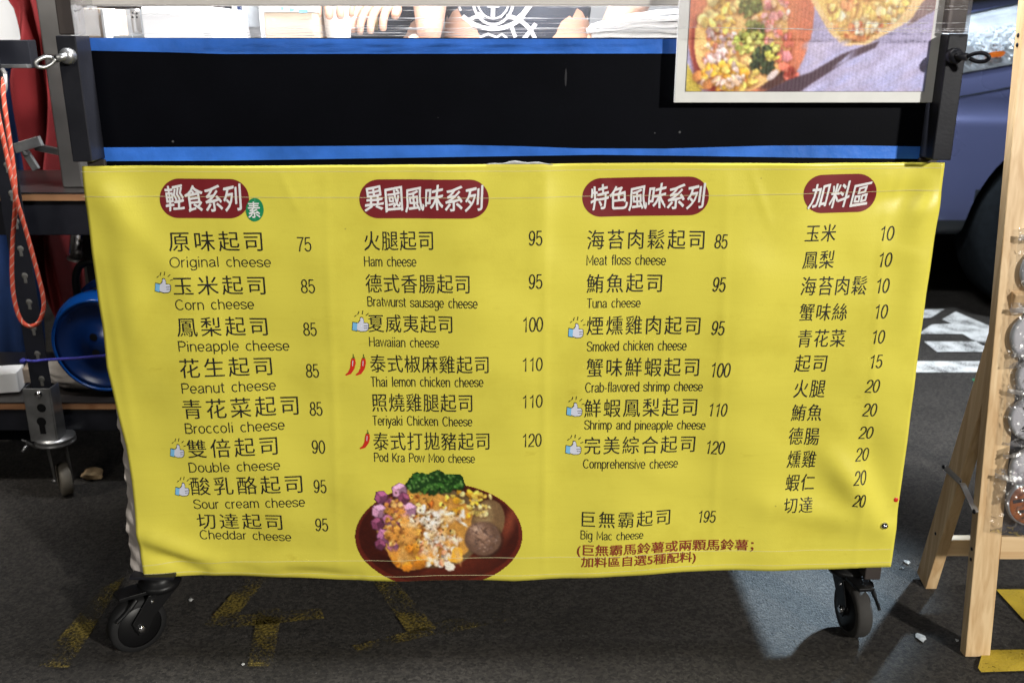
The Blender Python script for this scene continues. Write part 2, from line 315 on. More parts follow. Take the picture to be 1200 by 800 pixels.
class MB:
    """collects shapes into one mesh; all points are world coordinates"""
    def __init__(s): s.v, s.f, s.mi, s.sm, s.uv = [], [], [], [], {}
    def add(s, vs, fs, mi=0, smooth=False):
        o = len(s.v); s.v += [tuple(p) for p in vs]
        for f in fs: s.f.append(tuple(i + o for i in f)); s.mi.append(mi); s.sm.append(smooth)
        return s
    def box(s, c, size, rot=None, mi=0):
        hx, hy, hz = size[0] / 2, size[1] / 2, size[2] / 2
        rot = rot or Matrix.Identity(3); c = Vector(c)
        vs = [c + rot @ Vector((x * hx, y * hy, z * hz)) for x in (-1, 1) for y in (-1, 1) for z in (-1, 1)]
        return s.add(vs, [(0, 1, 3, 2), (4, 6, 7, 5), (0, 4, 5, 1), (2, 3, 7, 6), (0, 2, 6, 4), (1, 5, 7, 3)], mi)
    def bar(s, a, b, w, h, up=(0, 0, 1), mi=0):
        a, b = Vector(a), Vector(b); d = (b - a); L = d.length; d.normalize()
        x = d.cross(Vector(up)).normalized(); z = x.cross(d)
        return s.box((a + b) / 2, (w, L, h), Matrix((x, d, z)).transposed(), mi)
    def tube(s, pts, r, n=10, caps=True, mi=0, closed=False):
        pts = [Vector(p) for p in pts]; rs = r if isinstance(r, (list, tuple)) else [r] * len(pts)
        o = len(s.v); N = len(pts); up = None
        for i, p in enumerate(pts):
            if closed: t = pts[(i + 1) % N] - pts[i - 1]
            else: t = pts[min(i + 1, N - 1)] - pts[max(i - 1, 0)]
            t.normalize()
            if up is None:
                up = Vector((0, 0, 1)) if abs(t.z) < 0.9 else Vector((0, 1, 0))
            x = t.cross(up).normalized(); up = x.cross(t).normalized()
            for k in range(n):
                a = 2 * math.pi * k / n; s.v.append(tuple(p + (x * math.cos(a) + up * math.sin(a)) * rs[i]))
        for i in range(N if closed else N - 1):
            j = (i + 1) % N
            for k in range(n):
                k2 = (k + 1) % n
                s.f.append((o + i * n + k, o + i * n + k2, o + j * n + k2, o + j * n + k)); s.mi.append(mi); s.sm.append(True)
        if caps and not closed:
            s.f.append(tuple(o + k for k in range(n))[::-1]); s.mi.append(mi); s.sm.append(False)
            s.f.append(tuple(o + (N - 1) * n + k for k in range(n))); s.mi.append(mi); s.sm.append(False)
        return s
    def lathe(s, prof, org, axis, n=32, mi=0, ang=(0, 2 * math.pi)):
        """prof: (radius, distance along axis)"""
        org, ax = Vector(org), Vector(axis).normalized()
        t = Vector((0, 0, 1)) if abs(ax.z) < 0.9 else Vector((1, 0, 0))
        x = ax.cross(t).normalized(); y = ax.cross(x); o = len(s.v)
        for r, h in prof:
            for k in range(n):
                a = ang[0] + (ang[1] - ang[0]) * k / n
                s.v.append(tuple(org + ax * h + (x * math.cos(a) + y * math.sin(a)) * max(r, 1e-5)))
        for i in range(len(prof) - 1):
            for k in range(n):
                k2 = (k + 1) % n
                s.f.append((o + i * n + k, o + i * n + k2, o + (i + 1) * n + k2, o + (i + 1) * n + k)); s.mi.append(mi); s.sm.append(True)
        return s
    def prism(s, poly, dvec, mi=0):
        n = len(poly); a = [Vector(p) for p in poly]; b = [p + Vector(dvec) for p in a]
        fs = [tuple(range(n)), tuple(range(2 * n - 1, n - 1, -1))] + [(i, i + n, (i + 1) % n + n, (i + 1) % n) for i in range(n)]
        return s.add(a + b, fs, mi)
    def grid(s, P, mi=0, smooth=True):
        rows, cols = len(P), len(P[0])
        vs = [p for r in P for p in r]
        fs = [(i * cols + j, i * cols + j + 1, (i + 1) * cols + j + 1, (i + 1) * cols + j) for i in range(rows - 1) for j in range(cols - 1)]
        return s.add(vs, fs, mi, smooth)
    def build(s, name, mats, parent=None, bevel=0, smooth_angle=None, solid=0, subdiv=0, label=None, weld=False):
        me = bpy.data.meshes.new(name)
        org = Vector((0, 0, 0))
        if parent is not None:
            q = parent
            while q is not None: org += Vector(q.location); q = q.parent
        else:
            a = np.array(s.v); lo, hi = a.min(0), a.max(0)
            org = Vector(((lo[0] + hi[0]) / 2, (lo[1] + hi[1]) / 2, lo[2]))
        me.from_pydata([(p[0] - org.x, p[1] - org.y, p[2] - org.z) for p in s.v], [], s.f)
        mats = mats if isinstance(mats, (list, tuple)) else [mats]
        for m in mats: me.materials.append(m)
        me.polygons.foreach_set('material_index', s.mi); me.polygons.foreach_set('use_smooth', s.sm)
        bm = bmesh.new(); bm.from_mesh(me)
        if weld: bmesh.ops.remove_doubles(bm, verts=bm.verts, dist=1e-5)
        bmesh.ops.recalc_face_normals(bm, faces=bm.faces); bm.to_mesh(me); bm.free()
        if smooth_angle:
            me.polygons.foreach_set('use_smooth', [True] * len(me.polygons)); me.set_sharp_from_angle(angle=R(smooth_angle))
        o = bpy.data.objects.new(name, me); C.objects.link(o)
        if parent is not None: o.parent = parent
        else: o.location = org
        if solid: md = o.modifiers.new('solid', 'SOLIDIFY'); md.thickness = solid; md.offset = 0
        if subdiv: md = o.modifiers.new('sub', 'SUBSURF'); md.levels = subdiv; md.render_levels = subdiv
        if bevel: md = o.modifiers.new('bevel', 'BEVEL'); md.width = bevel; md.segments = 2; md.limit_method = 'ANGLE'; md.angle_limit = R(40)
        if label: o['label'] = label
        me.update()
        return o

def catmull(pts, n=8):
    P = [Vector(p) for p in pts]; P = [P[0] * 2 - P[1]] + P + [P[-1] * 2 - P[-2]]; out = []
    for i in range(1, len(P) - 2):
        for k in range(n):
            t = k / n
            out.append(0.5 * ((2 * P[i]) + (P[i + 1] - P[i - 1]) * t + (2 * P[i - 1] - 5 * P[i] + 4 * P[i + 1] - P[i + 2]) * t * t + (3 * P[i] - P[i - 1] - 3 * P[i + 1] + P[i + 2]) * t ** 3))
    out.append(P[-2]); return out

def interp(poly, t):
    """piecewise-linear (key, value) list"""
    k = [p[0] for p in poly]; v = [p[1] for p in poly]
    return float(np.interp(t, k, v))

# ------------------------------------------------------------------ setting: ground and painted marks
g = MB(); g.add([(-40, -20, 0), (40, -20, 0), (40, 60, 0), (-40, 60, 0)], [(0, 1, 2, 3)])
ground = g.build('ground', M['asphalt']); tag(ground, kind='structure', label='dark coarse asphalt ground of the night market lane')

def marking(polys, m, z, label):
    b = MB()
    for poly in polys:
        P = [at_z(x, y, z) for x, y in poly]; b.add(P, [tuple(range(len(P)))])
    o = b.build('road_marking', m); tag(o, label, None, None, 'structure'); return o
marking([[(1078, 363), (1107, 362), (1091, 372), (1076, 373)],
         [(1120, 365), (1195, 397), (1195, 420), (1150, 404), (1128, 391), (1076, 391), (1092, 380), (1116, 379), (1104, 374)],
         [(1083, 400), (1190, 400), (1190, 412), (1098, 412)]], M['white_paint'], 0.004, 'bright white arrow shaped road marking near the car wheel')
marking([[(1060, 423), (1210, 423), (1210, 436), (1056, 436)]], M['white_paint'], 0.004, 'white line across the lane behind the wooden stand')
marking([[(1167, 690), (1230, 690), (1230, 745), (1200, 726)]], M['yellow_paint'], 0.004, 'yellow triangular road marking by the wooden stand leg')
marking([[(1152, 761), (1240, 760), (1240, 784), (1150, 787), (1146, 782)]], M['yellow_paint'], 0.004, 'yellow stripe on the asphalt at the foot of the wooden stand')
marking([[(292, 672), (318, 672), (268, 732), (236, 735)], [(262, 722), (376, 712), (380, 724), (268, 735)], [(303, 712), (331, 712), (319, 780), (290, 780)]],
        M['faint_yellow'], 0.004, 'worn yellow numeral four painted under the cart')
marking([[(434, 676), (460, 676), (512, 736), (480, 744)], [(412, 756), (500, 734), (512, 742), (420, 764)]],
        M['faint_yellow'], 0.004, 'worn yellow angled stroke painted under the cart middle')
marking([[(120, 688), (146, 676), (104, 745), (80, 782), (44, 780), (66, 750)]], M['faint_yellow'], 0.004, 'worn yellow stroke beside the front left caster')
marking([[(500, 730), (592, 714), (600, 726), (512, 744)]], M['fainter_yellow'], 0.004, 'almost rubbed out yellow stroke under the cart')

# ------------------------------------------------------------------ menu banner
LEFT = [(194, 97), (250, 103), (300, 108.5), (350, 115), (380, 120), (430, 125.5), (480, 138), (520, 149), (560, 156.5), (600, 160.8), (640, 166), (676, 172)]
RIGHT = [(190, 1104.5), (232, 1099.5), (280, 1092), (340, 1083), (404, 1074), (496, 1062), (540, 1057), (600, 1049.7), (650, 1044), (662, 1042)]
TOP = [(97, 194.5), (250, 194), (400, 193), (600, 192), (800, 191), (1104.5, 190)]
BOT = [(172, 675), (200, 672.8), (260, 673.5), (340, 675), (400, 677), (600, 677), (660, 673.5), (780, 670), (900, 667), (1042, 661.5)]

def ridge(x, z, a, b, w, h):
    """a crease running from a to b (x, z), width w, height h towards the viewer"""
    ax, az, bx, bz = a[0], a[1], b[0], b[1]; L2 = (bx - ax) ** 2 + (bz - az) ** 2
    t = np.clip(((x - ax) * (bx - ax) + (z - az) * (bz - az)) / L2, 0, 1)
    d2 = (x - ax - t * (bx - ax)) ** 2 + (z - az - t * (bz - az)) ** 2
    return h * np.exp(-d2 / (2 * w * w)) * (0.35 + 0.65 * np.sin(np.pi * np.clip(t, 0.05, 0.95)))
def pz(px, py):
    p = at_y(px, py); return (p.x, p.z)
RID = [(pz(110, 215), pz(215, 330), 0.020, 0.0035), (pz(140, 240), pz(165, 420), 0.018, 0.003),
       (pz(165, 622), pz(250, 655), 0.013, 0.0052), (pz(172, 640), pz(235, 668), 0.010, -0.004), (pz(250, 660), pz(420, 655), 0.012, 0.0025),
       (pz(1033, 612), pz(960, 520), 0.016, 0.0048), (pz(1040, 600), pz(1000, 470), 0.018, -0.003), (pz(1033, 612), pz(900, 590), 0.016, 0.003),
       (pz(1100, 200), pz(1060, 290), 0.015, 0.0035), (pz(1095, 222), pz(1020, 235), 0.012, -0.0025), (pz(1085, 250), pz(1060, 400), 0.016, 0.0028),
       (pz(640, 200), pz(630, 330), 0.012, 0.0016), (pz(420, 560), pz(480, 660), 0.03, 0.003), (pz(870, 470), pz(900, 640), 0.035, 0.0035),
       (pz(560, 250), pz(600, 520), 0.05, 0.004), (pz(380, 210), pz(390, 420), 0.04, 0.003), (pz(890, 240), pz(870, 420), 0.05, 0.004),
       (pz(200, 400), pz(380, 640), 0.06, 0.005), (pz(760, 560), pz(700, 668), 0.03, 0.003), (pz(340, 668), pz(420, 674), 0.008, -0.003)]
RIDC = [(pz(px_a, 205), pz(px_b, 665), 0.0035, h_) for px_a, px_b, h_ in ((383, 398, 0.0009), (640, 637, 0.0011), (852, 835, 0.0009), (1040, 1000, 0.0010), (240, 280, 0.0006))] + [(pz(120, 300), pz(160, 520), 0.005, 0.0012), (pz(700, 206), pz(735, 250), 0.004, 0.0009), (pz(512, 200), pz(505, 262), 0.004, 0.0009), (pz(330, 202), pz(352, 250), 0.004, 0.0008), (pz(880, 200), pz(900, 262), 0.004, 0.001), (pz(1060, 200), pz(1040, 250), 0.004, 0.0012), (pz(180, 650), pz(300, 664), 0.004, -0.0016), (pz(760, 655), pz(860, 640), 0.005, 0.001), (pz(1038, 625), pz(1000, 655), 0.004, 0.0012)]
def disp(x, z):
    x = np.asarray(x, float); z = np.asarray(z, float)
    d = 0.0030 * np.sin(x * 9 + 1.3 + z * 2.5) + 0.0024 * np.sin(x * 17 - z * 6) + 0.0009 * np.sin(x * 31 + z * 9) + 0.0014 * np.sin(z * 14 + x * 3)
    d = d + 0.0005 * np.sin(x * 63 + 1.1 * np.sin(z * 19)) + 0.0004 * np.sin(z * 71 + x * 22)
    for a, b, w, h in RID: d = d + ridge(x, z, a, b, w, h * 1.9)
    for a, b, w, h in RIDC: d = d + ridge(x, z, a, b, w, h)
    # the scalloped hang between its fixings along the top edge
    d = d + 0.0011 * np.sin(x * 52) * np.exp(-((z - 0.775) / 0.05) ** 2)
    return d + 0.004
def on_banner(p, lift=0.0):
    return Vector((p.x, D - float(disp(p.x, p.z)) - lift, p.z))

banner = thing('menu_banner', 'yellow vinyl menu banner with Chinese and English dish names hung on the cart front', 'banner', (0, D, 0.12))
NX, NZ = 260, 140
P = []
for j in range(NZ + 1):
    t = j / NZ; row = []
    for i in range(NX + 1):
        s = i / NX
        yl, yr = 194.5 + (675 - 194.5) * t, 190 + (661.5 - 190) * t
        xl, xr = interp(LEFT, yl), interp(RIGHT, yr)
        xt, xb = 97 + (1104.5 - 97) * s, 172 + (1042 - 172) * s
        yt, yb = interp(TOP, xt), interp(BOT, xb)
        x = xl + (xr - xl) * s; y = yt + (yb - yt) * t
        row.append(on_banner(at_y(x, y)))
    P.append(row)
b = MB(); b.grid(P); b.build('vinyl_sheet', M['vinyl'], banner, solid=0.0006)
FL = [(430, 125), (480, 131), (530, 138), (560, 143.5), (600, 145), (640, 146.5), (660, 150), (675.5, 154)]
P = []
rng = np.random.default_rng(3)
for j in range(61):
    y = 432 + (675 - 432) * j / 60; xa, xb = interp(FL, y), interp(LEFT, y) + 0.5; row = []
    for k in range(9):
        s = k / 8; p = on_banner(at_y(xa + (xb - xa) * s, y))
        p.y += (1 - s) * 0.02 + 0.004 * (1 - s) * math.sin(y * 0.11 + s * 3) + 0.003 * (1 - s) * math.sin(y * 0.31 - s * 4) + 0.0008
        row.append(p)
    P.append(row)
b = MB(); b.grid(P); b.build('folded_margin', M['vinyl_back'], banner, label='creased unprinted white margin folded out at the lower left')

def text_mesh(s, spacing=1.0, offset=0.0):
    c = bpy.data.curves.new('tmp', 'FONT'); c.body = s; c.resolution_u = 3; c.space_character = spacing; c.offset = offset
    o = bpy.data.objects.new('tmp', c); C.objects.link(o)
    ev = o.evaluated_get(bpy.context.evaluated_depsgraph_get()); me = ev.to_mesh()
    V = np.array([v.co[:2] for v in me.vertices]); Fc = [tuple(p.vertices) for p in me.polygons]
    ev.to_mesh_clear(); bpy.data.objects.remove(o); bpy.data.curves.remove(c)
    return V, Fc
def lettering(name, s, x0, x1, yl, yr, h, m, spacing=1.0, offset=0.0, shear=0.0, latin=False, lift=0.0009, parent=None, b=None, bold=0.0):
    V, Fc = text_mesh(s, spacing, offset)
    gx = (V[:, 0] - V[:, 0].min()) / (V[:, 0].max() - V[:, 0].min())
    if bold > 0.013 and len(s) > 1:                                  # brush headings: strokes rise to the right, glyphs sit unevenly
        n_ = len(s); cell = np.floor(gx * n_ * 0.9999); fr = gx * n_ - cell
        V = V.copy(); V[:, 1] += 0.11 * (fr - 0.5) + 0.03 * np.sin(cell * 2.3 + 1) + 0.02 * np.sin(fr * 6 + V[:, 1] * 4)
        gx = gx + 0.006 * np.sin(V[:, 1] * 5 + cell)
    if latin: gy = V[:, 1] / 0.69
    else: gy = (V[:, 1] - V[:, 1].min()) / (V[:, 1].max() - V[:, 1].min())
    p0, p1 = at_y(x0, yl), at_y(x1, yr); H = at_y(x0, yl - h).z - p0.z
    X = p0.x + gx * (p1.x - p0.x) + shear * gy * H; Z = p0.z + gx * (p1.z - p0.z) + gy * H
    Y = D - disp(X, Z) - lift
    own = b is None
    b = b or MB(); st = bold * H
    for i, (ox, oz) in enumerate([(0, 0)] if not bold else [(0, 0), (st, 0), (-st, 0), (st * .6, st * .8), (-st * .6, st * .8), (st * .6, -st * .8), (-st * .6, -st * .8), (0, st), (0, -st)]):
        b.add(np.stack([X + ox, Y - 0.00003 * i, Z + oz], 1), Fc)
    return b.build(name, m, parent or banner) if own else b

# a light rounded grotesque drawn as strokes: (advance, strokes); cap height 1
def _arc(cx, cy, rx, ry, a0, a1, n=14): return [(cx + rx * math.cos(R(a0 + (a1 - a0) * i / n)), cy + ry * math.sin(R(a0 + (a1 - a0) * i / n))) for i in range(n + 1)]
_o = _arc(.27, .37, .21, .33, 0, 360, 24)
def _arch(x0, x1, y0=0.0, top=.69): return [(x0, .42)] + _arc((x0 + x1) / 2, .44, (x1 - x0) / 2, top - .44, 180, 0, 12) + [(x1, y0)]
_S = lambda w, h, y: [(w * .93, y + h * .76), (w * .84, y + h * .90), (w * .62, y + h * .985), (w * .38, y + h * .985), (w * .16, y + h * .90), (w * .07, y + h * .76), (w * .14, y + h * .62), (w * .36, y + h * .54), (w * .66, y + h * .46), (w * .88, y + h * .37), (w * .95, y + h * .23), (w * .84, y + h * .09), (w * .62, y + h * .015), (w * .36, y + h * .015), (w * .15, y + h * .09), (w * .05, y + h * .25)]
GL = {
 ' ': (.42, []), '-': (.34, [[(.04, .36), (.28, .36)]]),
 'o': (.54, [_o]), 'c': (.50, [_arc(.27, .37, .21, .33, 48, 312, 20)]), 'e': (.54, [[(.07, .36), (.48, .36)] + _arc(.27, .37, .21, .33, 0, 318, 22)]),
 'a': (.53, [[(.09, .52)] + _arc(.26, .50, .17, .19, 150, 10, 10) + [(.43, .46), (.43, .12), (.49, .03)], [(.43, .41), (.28, .38), (.14, .33), (.06, .20), (.10, .08), (.22, .03), (.34, .08), (.43, .20)]]),
 'n': (.53, [[(.07, 0), (.07, .72)], _arch(.07, .45)]), 'm': (.80, [[(.07, 0), (.07, .72)], _arch(.07, .39), _arch(.39, .72)]), 'h': (.53, [[(.07, 0), (.07, 1)], _arch(.07, .45)]),
 'r': (.33, [[(.07, 0), (.07, .72)], [(.07, .40)] + _arc(.27, .42, .20, .27, 175, 80, 8)]), 'u': (.53, [[(.45, .72), (.45, 0)], [(.45, .30)] + _arc(.26, .28, .19, .25, 0, -180, 12) + [(.07, .72)]]),
 'i': (.20, [[(.10, 0), (.10, .72)], [(.10, .90), (.10, 1.0)]]), 'l': (.20, [[(.10, 0), (.10, 1)]]), 't': (.30, [[(.14, .93), (.14, .15), (.18, .05), (.28, .04)], [(.02, .69), (.28, .69)]]),
 's': (.47, [_S(.46, .66, .04)]), 'p': (.54, [[(.07, -.28), (.07, .72)], _o]), 'b': (.54, [[(.07, 0), (.07, 1)], _o]), 'd': (.54, [[(.48, 0), (.48, 1)], _o]),
 'g': (.54, [[(.48, .72), (.48, -.08), (.43, -.21), (.30, -.27), (.16, -.24), (.09, -.13)], _o]), 'k': (.48, [[(.07, 0), (.07, 1)], [(.08, .26), (.43, .71)], [(.19, .40), (.46, 0)]]),
 'f': (.28, [[(.02, .69), (.27, .69)], [(.12, 0), (.12, .82), (.16, .94), (.27, .97)]]), 'v': (.46, [[(.02, .72), (.23, .01), (.44, .72)]]), 'w': (.70, [[(.02, .72), (.18, .01), (.35, .70), (.52, .01), (.68, .72)]]),
 'y': (.46, [[(.02, .72), (.23, .04)], [(.44, .72), (.20, -.14), (.12, -.25), (.03, -.26)]]),
 'O': (.76, [_arc(.38, .5, .32, .47, 0, 360, 30)]), 'C': (.70, [_arc(.37, .5, .31, .47, 42, 318, 26)]), 'H': (.68, [[(.08, 0), (.08, 1)], [(.60, 0), (.60, 1)], [(.08, .52), (.60, .52)]]),
 'P': (.62, [[(.08, 0), (.08, .96), (.36, .96)] + _arc(.36, .71, .21, .25, 90, -90, 12) + [(.08, .46)]]), 'B': (.64, [[(.08, .52), (.08, .04), (.36, .04)] + _arc(.36, .28, .22, .24, -90, 90, 12) + [(.08, .52), (.08, .96), (.34, .96)] + _arc(.34, .74, .20, .22, 90, -90, 12)]),
 'D': (.68, [[(.08, .04), (.08, .96), (.30, .96)] + _arc(.30, .5, .30, .46, 90, -90, 16) + [(.08, .04)]]), 'S': (.62, [_S(.60, .96, .02)]), 'T': (.58, [[(.02, .96), (.56, .96)], [(.29, .96), (.29, 0)]]),
 'M': (.80, [[(.08, 0), (.08, .98), (.40, .22), (.72, .98), (.72, 0)]]), 'K': (.64, [[(.08, 0), (.08, 1)], [(.08, .36), (.58, 1)], [(.24, .56), (.62, 0)]]),
 '0': (.56, [_arc(.28, .5, .215, .46, 0, 360, 28)]), '1': (.56, [[(.12, .76), (.28, .86), (.34, .98), (.34, 0)]]),
 '2': (.56, [[(.07, .68)] + _arc(.28, .70, .20, .26, 170, -20, 14) + [(.40, .46), (.20, .24), (.09, .12), (.06, .04), (.50, .04)]]),
 '5': (.56, [[(.45, .96), (.13, .96), (.09, .50), (.18, .58)] + _arc(.28, .33, .21, .29, 110, -140, 18) + [(.06, .22)]]),
 '7': (.56, [[(.06, .96), (.50, .96), (.36, .62), (.26, .30), (.22, 0)]]), '8': (.56, [_arc(.28, .73, .18, .23, 0, 360, 22), _arc(.28, .27, .215, .23, 0, 360, 24)]),
 '9': (.56, [_arc(.27, .66, .20, .30, 0, 360, 24), [(.475, .66), (.46, .36), (.38, .14), (.26, .04), (.14, .07), (.08, .20)]]),
}
def latin(name, s, x0, x1, yl, yr, h, m, wt=0.095, shear=0.0, lift=0.0009, track=0.0):
    cur = 0.0; S = []
    for ch in s:
        adv, st = GL[ch]; S += [[(cur + x, y) for x, y in q] for q in st]; cur += adv + track
    mn = min(p[0] for q in S for p in q); mx = max(p[0] for q in S for p in q)
    p0, p1 = at_y(x0, yl), at_y(x1, yr); H = at_y(x0, yl - h).z - p0.z; w = wt * H / 2
    b = MB(); xw = p1.x - p0.x - 2 * w
    for q in S:
        Q = [Vector((p0.x + w + (x - mn) / (mx - mn) * xw + shear * y * H, p0.z + (x - mn) / (mx - mn) * (p1.z - p0.z) + y * H, 0)) for x, y in q]
        L_, n = [], len(Q); closed = (Q[0] - Q[-1]).length < 1e-6
        for i in range(n):
            a = (Q[i] - Q[i - 1]).normalized() if i > 0 else ((Q[0] - Q[-2]).normalized() if closed else None)
            c_ = (Q[i + 1] - Q[i]).normalized() if i < n - 1 else ((Q[1] - Q[0]).normalized() if closed else None)
            a = a or c_; c_ = c_ or a; t = (a + c_); t = t.normalized() if t.length > 1e-4 else a
            k = min(1.6, 1 / max(0.35, t.dot(c_))); nn = Vector((-t.y, t.x, 0)) * w * k
            L_.append([Q[i] + nn, Q[i] - nn])
        b.grid([[Vector((v.x, D - float(disp(v.x, v.y)) - lift, v.y)) for v in r] for r in L_], smooth=False)
    return b.build(name, m, banner)

CN1, CN2, CN3, CN4 = 1.22, 1.08, 1.18, 1.12
DISH = [  # name, x0, x1, baseline left/right, height, spacing
 ('原味起司', 200.7, 310, 294, 293, 23.5, CN1), ('玉米起司', 206.4, 313, 344.7, 344, 22.4, CN1), ('鳳梨起司', 210.7, 315, 392.8, 392.5, 22.5, CN1),
 ('花生起司', 214.4, 320, 440.5, 439, 22.5, CN1), ('青花菜起司', 218, 350.6, 488, 485.5, 23, CN1), ('雙倍起司', 222.7, 327, 534, 530.5, 22, CN1),
 ('酸乳酪起司', 226.4, 356, 578, 575, 21.5, CN1), ('切達起司', 233, 332.6, 618, 618.3, 19, CN1),
 ('火腿起司', 428, 508.5, 292.7, 291.4, 23, CN2), ('德式香腸起司', 430, 551, 341.6, 340.8, 22, CN2), ('夏威夷起司', 433, 531, 387.6, 387, 21, CN2),
 ('泰式椒麻雞起司', 435, 573, 434.8, 433.6, 21, CN2), ('照燒雞腿起司', 437, 554, 480.6, 479.4, 21.5, CN2), ('泰式打拋豬起司', 438.8, 573.8, 525.4, 524.4, 21, CN2),
 ('海苔肉鬆起司', 688, 824, 292.6, 291.4, 23, CN3), ('鮪魚起司', 687.3, 775, 343, 342, 22, CN3), ('煙燻雞肉起司', 687.3, 818.7, 392, 390.6, 22, CN3),
 ('蟹味鮮蝦起司', 687, 817.5, 441, 439, 22, CN3), ('鮮蝦鳳梨起司', 684.4, 815.6, 488, 486, 21.5, CN3), ('完美綜合起司', 684.4, 813.7, 531, 529.3, 20.5, CN3),
 ('巨無霸起司', 681.4, 784.5, 615, 613, 18.6, CN3)]
for s, x0, x1, yl, yr, h, sp in DISH: lettering('dish_name', s, x0, x1, yl, yr, h, M['ink'], sp)
TRANS = [('Original cheese', 202, 319.5, 312, 311.6, 12), ('Corn cheese', 208, 299.3, 361.7, 361.2, 12.2), ('Pineapple cheese', 212, 340, 409.7, 410.2, 12.2),
 ('Peanut cheese', 216.3, 324, 458.1, 456.4, 12), ('Broccoli cheese', 220, 334.5, 505, 502.3, 12), ('Double cheese', 223.8, 330, 551, 547.6, 11.6),
 ('Sour cream cheese', 228.7, 358.8, 594, 591, 11.2), ('Cheddar cheese', 235.8, 342.7, 629.5, 631.8, 10.5),
 ('Ham cheese', 428, 489, 310.8, 310.6, 11.8), ('Bratwurst sausage cheese', 431.7, 560.3, 357.4, 357.8, 11.6), ('Hawaiian cheese', 433.7, 515.7, 404.4, 404.2, 11.4),
 ('Thai lemon chicken cheese', 435, 567, 451.4, 449.6, 11.8), ('Teriyaki Chicken Cheese', 437, 554, 496.6, 496.2, 11.4), ('Pod Kra Pow Moo cheese', 439.5, 557, 538.4, 539.6, 10.6),
 ('Meat floss cheese', 687.3, 780, 310.7, 310.6, 12), ('Tuna cheese', 687.3, 750.5, 360.4, 360, 11.2), ('Smoked chicken cheese', 687.3, 803.7, 410.7, 409, 11.6),
 ('Crab-flavored shrimp cheese', 685.5, 822.4, 458.6, 456.6, 11.6), ('Shrimp and pineapple cheese', 684.4, 826, 502, 502.2, 11), ('Comprehensive cheese', 683, 794, 547.2, 546.8, 10.8),
 ('Big Mac cheese', 680, 753, 628.4, 628, 9.8)]
for s, x0, x1, yl, yr, h in TRANS: latin('dish_translation', s, x0, x1, yl, yr, h, M['ink'], 0.098 if x0 < 400 else 0.088, track=0.03)
PRICE = [('75', 349.7, 367, 293, 16.7), ('85', 354.5, 371, 341.9, 16.4), ('85', 356.8, 372.7, 392.2, 16), ('85', 359.6, 375, 441.3, 16.3), ('85', 363.7, 378.7, 486.3, 16.3),
 ('90', 366.4, 382, 530.2, 15.8), ('95', 369, 384, 575.2, 15.4), ('95', 371, 386, 619.5, 15),
 ('95', 619.5, 635.3, 286.4, 17.4), ('95', 619.5, 635.3, 336.7, 17.3), ('100', 612.3, 636, 386.5, 17.2), ('110', 612, 635.6, 432.6, 15.8), ('110', 612, 635.6, 476, 15.4), ('120', 612, 634.5, 521.6, 15.5),
 ('85', 835.5, 851, 290, 16.6), ('95', 832.8, 848.3, 340, 17.2), ('95', 831.4, 847, 390.3, 16.8), ('100', 830.6, 854, 439.4, 16.8), ('110', 828.7, 851, 486, 15.6), ('120', 826, 848.4, 531, 16), ('195', 817.5, 839, 612.6, 14)]
for s, x0, x1, y, h in PRICE: latin('price', s, x0, x1 - (1.0 if x0 > 800 else 0), y, y, h, M['ink'], 0.085, 0.09 if x0 > 800 else 0.02)
TOPP = [('玉米', 941, 977, 282.6, 20.6, '10', 1028.6, 1046, 281.4, 17), ('鳳梨', 938.4, 975, 314, 21, '10', 1026.6, 1043, 312, 17), ('海苔肉鬆', 936, 1013, 345, 22, '10', 1023.7, 1040, 342.3, 17),
 ('蟹味絲', 934.6, 990, 375, 20.6, '10', 1021.4, 1037.5, 371.7, 16.4), ('青花菜', 932.6, 987.8, 405.6, 20.6, '10', 1018, 1034, 400.7, 15.8), ('起司', 929.5, 966, 435, 20.6, '15', 1015, 1031, 429, 15.6),
 ('火腿', 928.6, 964.6, 465, 21, '20', 1011, 1027.6, 457.6, 15.6), ('鮪魚', 926, 961, 492.4, 19.8, '20', 1008.4, 1024.6, 485.5, 15.5), ('德腸', 922.6, 957.4, 520, 20, '20', 1004.5, 1021, 512.5, 15),
 ('燻雞', 921, 953.5, 547, 20.4, '20', 1000, 1016.5, 538, 15), ('蝦仁', 919, 952.6, 574, 19.6, '20', 996, 1012, 563.5, 15.5), ('切達', 916, 949.6, 598, 17.4, '20', 995.5, 1009.6, 589, 15)]
for s, x0, x1, y, h, p, a0, a1, ya, ha in TOPP:
    lettering('topping_name', s, x0, x1, y, y - 0.6, h, M['ink'], CN4, 0.0, 0.04)
    latin('price', p, a0, a1 - 1.0, ya, ya - 0.3, ha, M['ink'], 0.085, 0.08)
nt = lettering('menu_note', '(巨無霸馬鈴薯或兩顆馬鈴薯；', 675.8, 882, 648.8, 645.6, 14.6, M['note_ink'], 1.0, bold=0.012)
lettering('menu_note', '加料區自選5種配料)', 680.6, 815, 661.9, 660, 14, M['note_ink'], 1.0, bold=0.012)

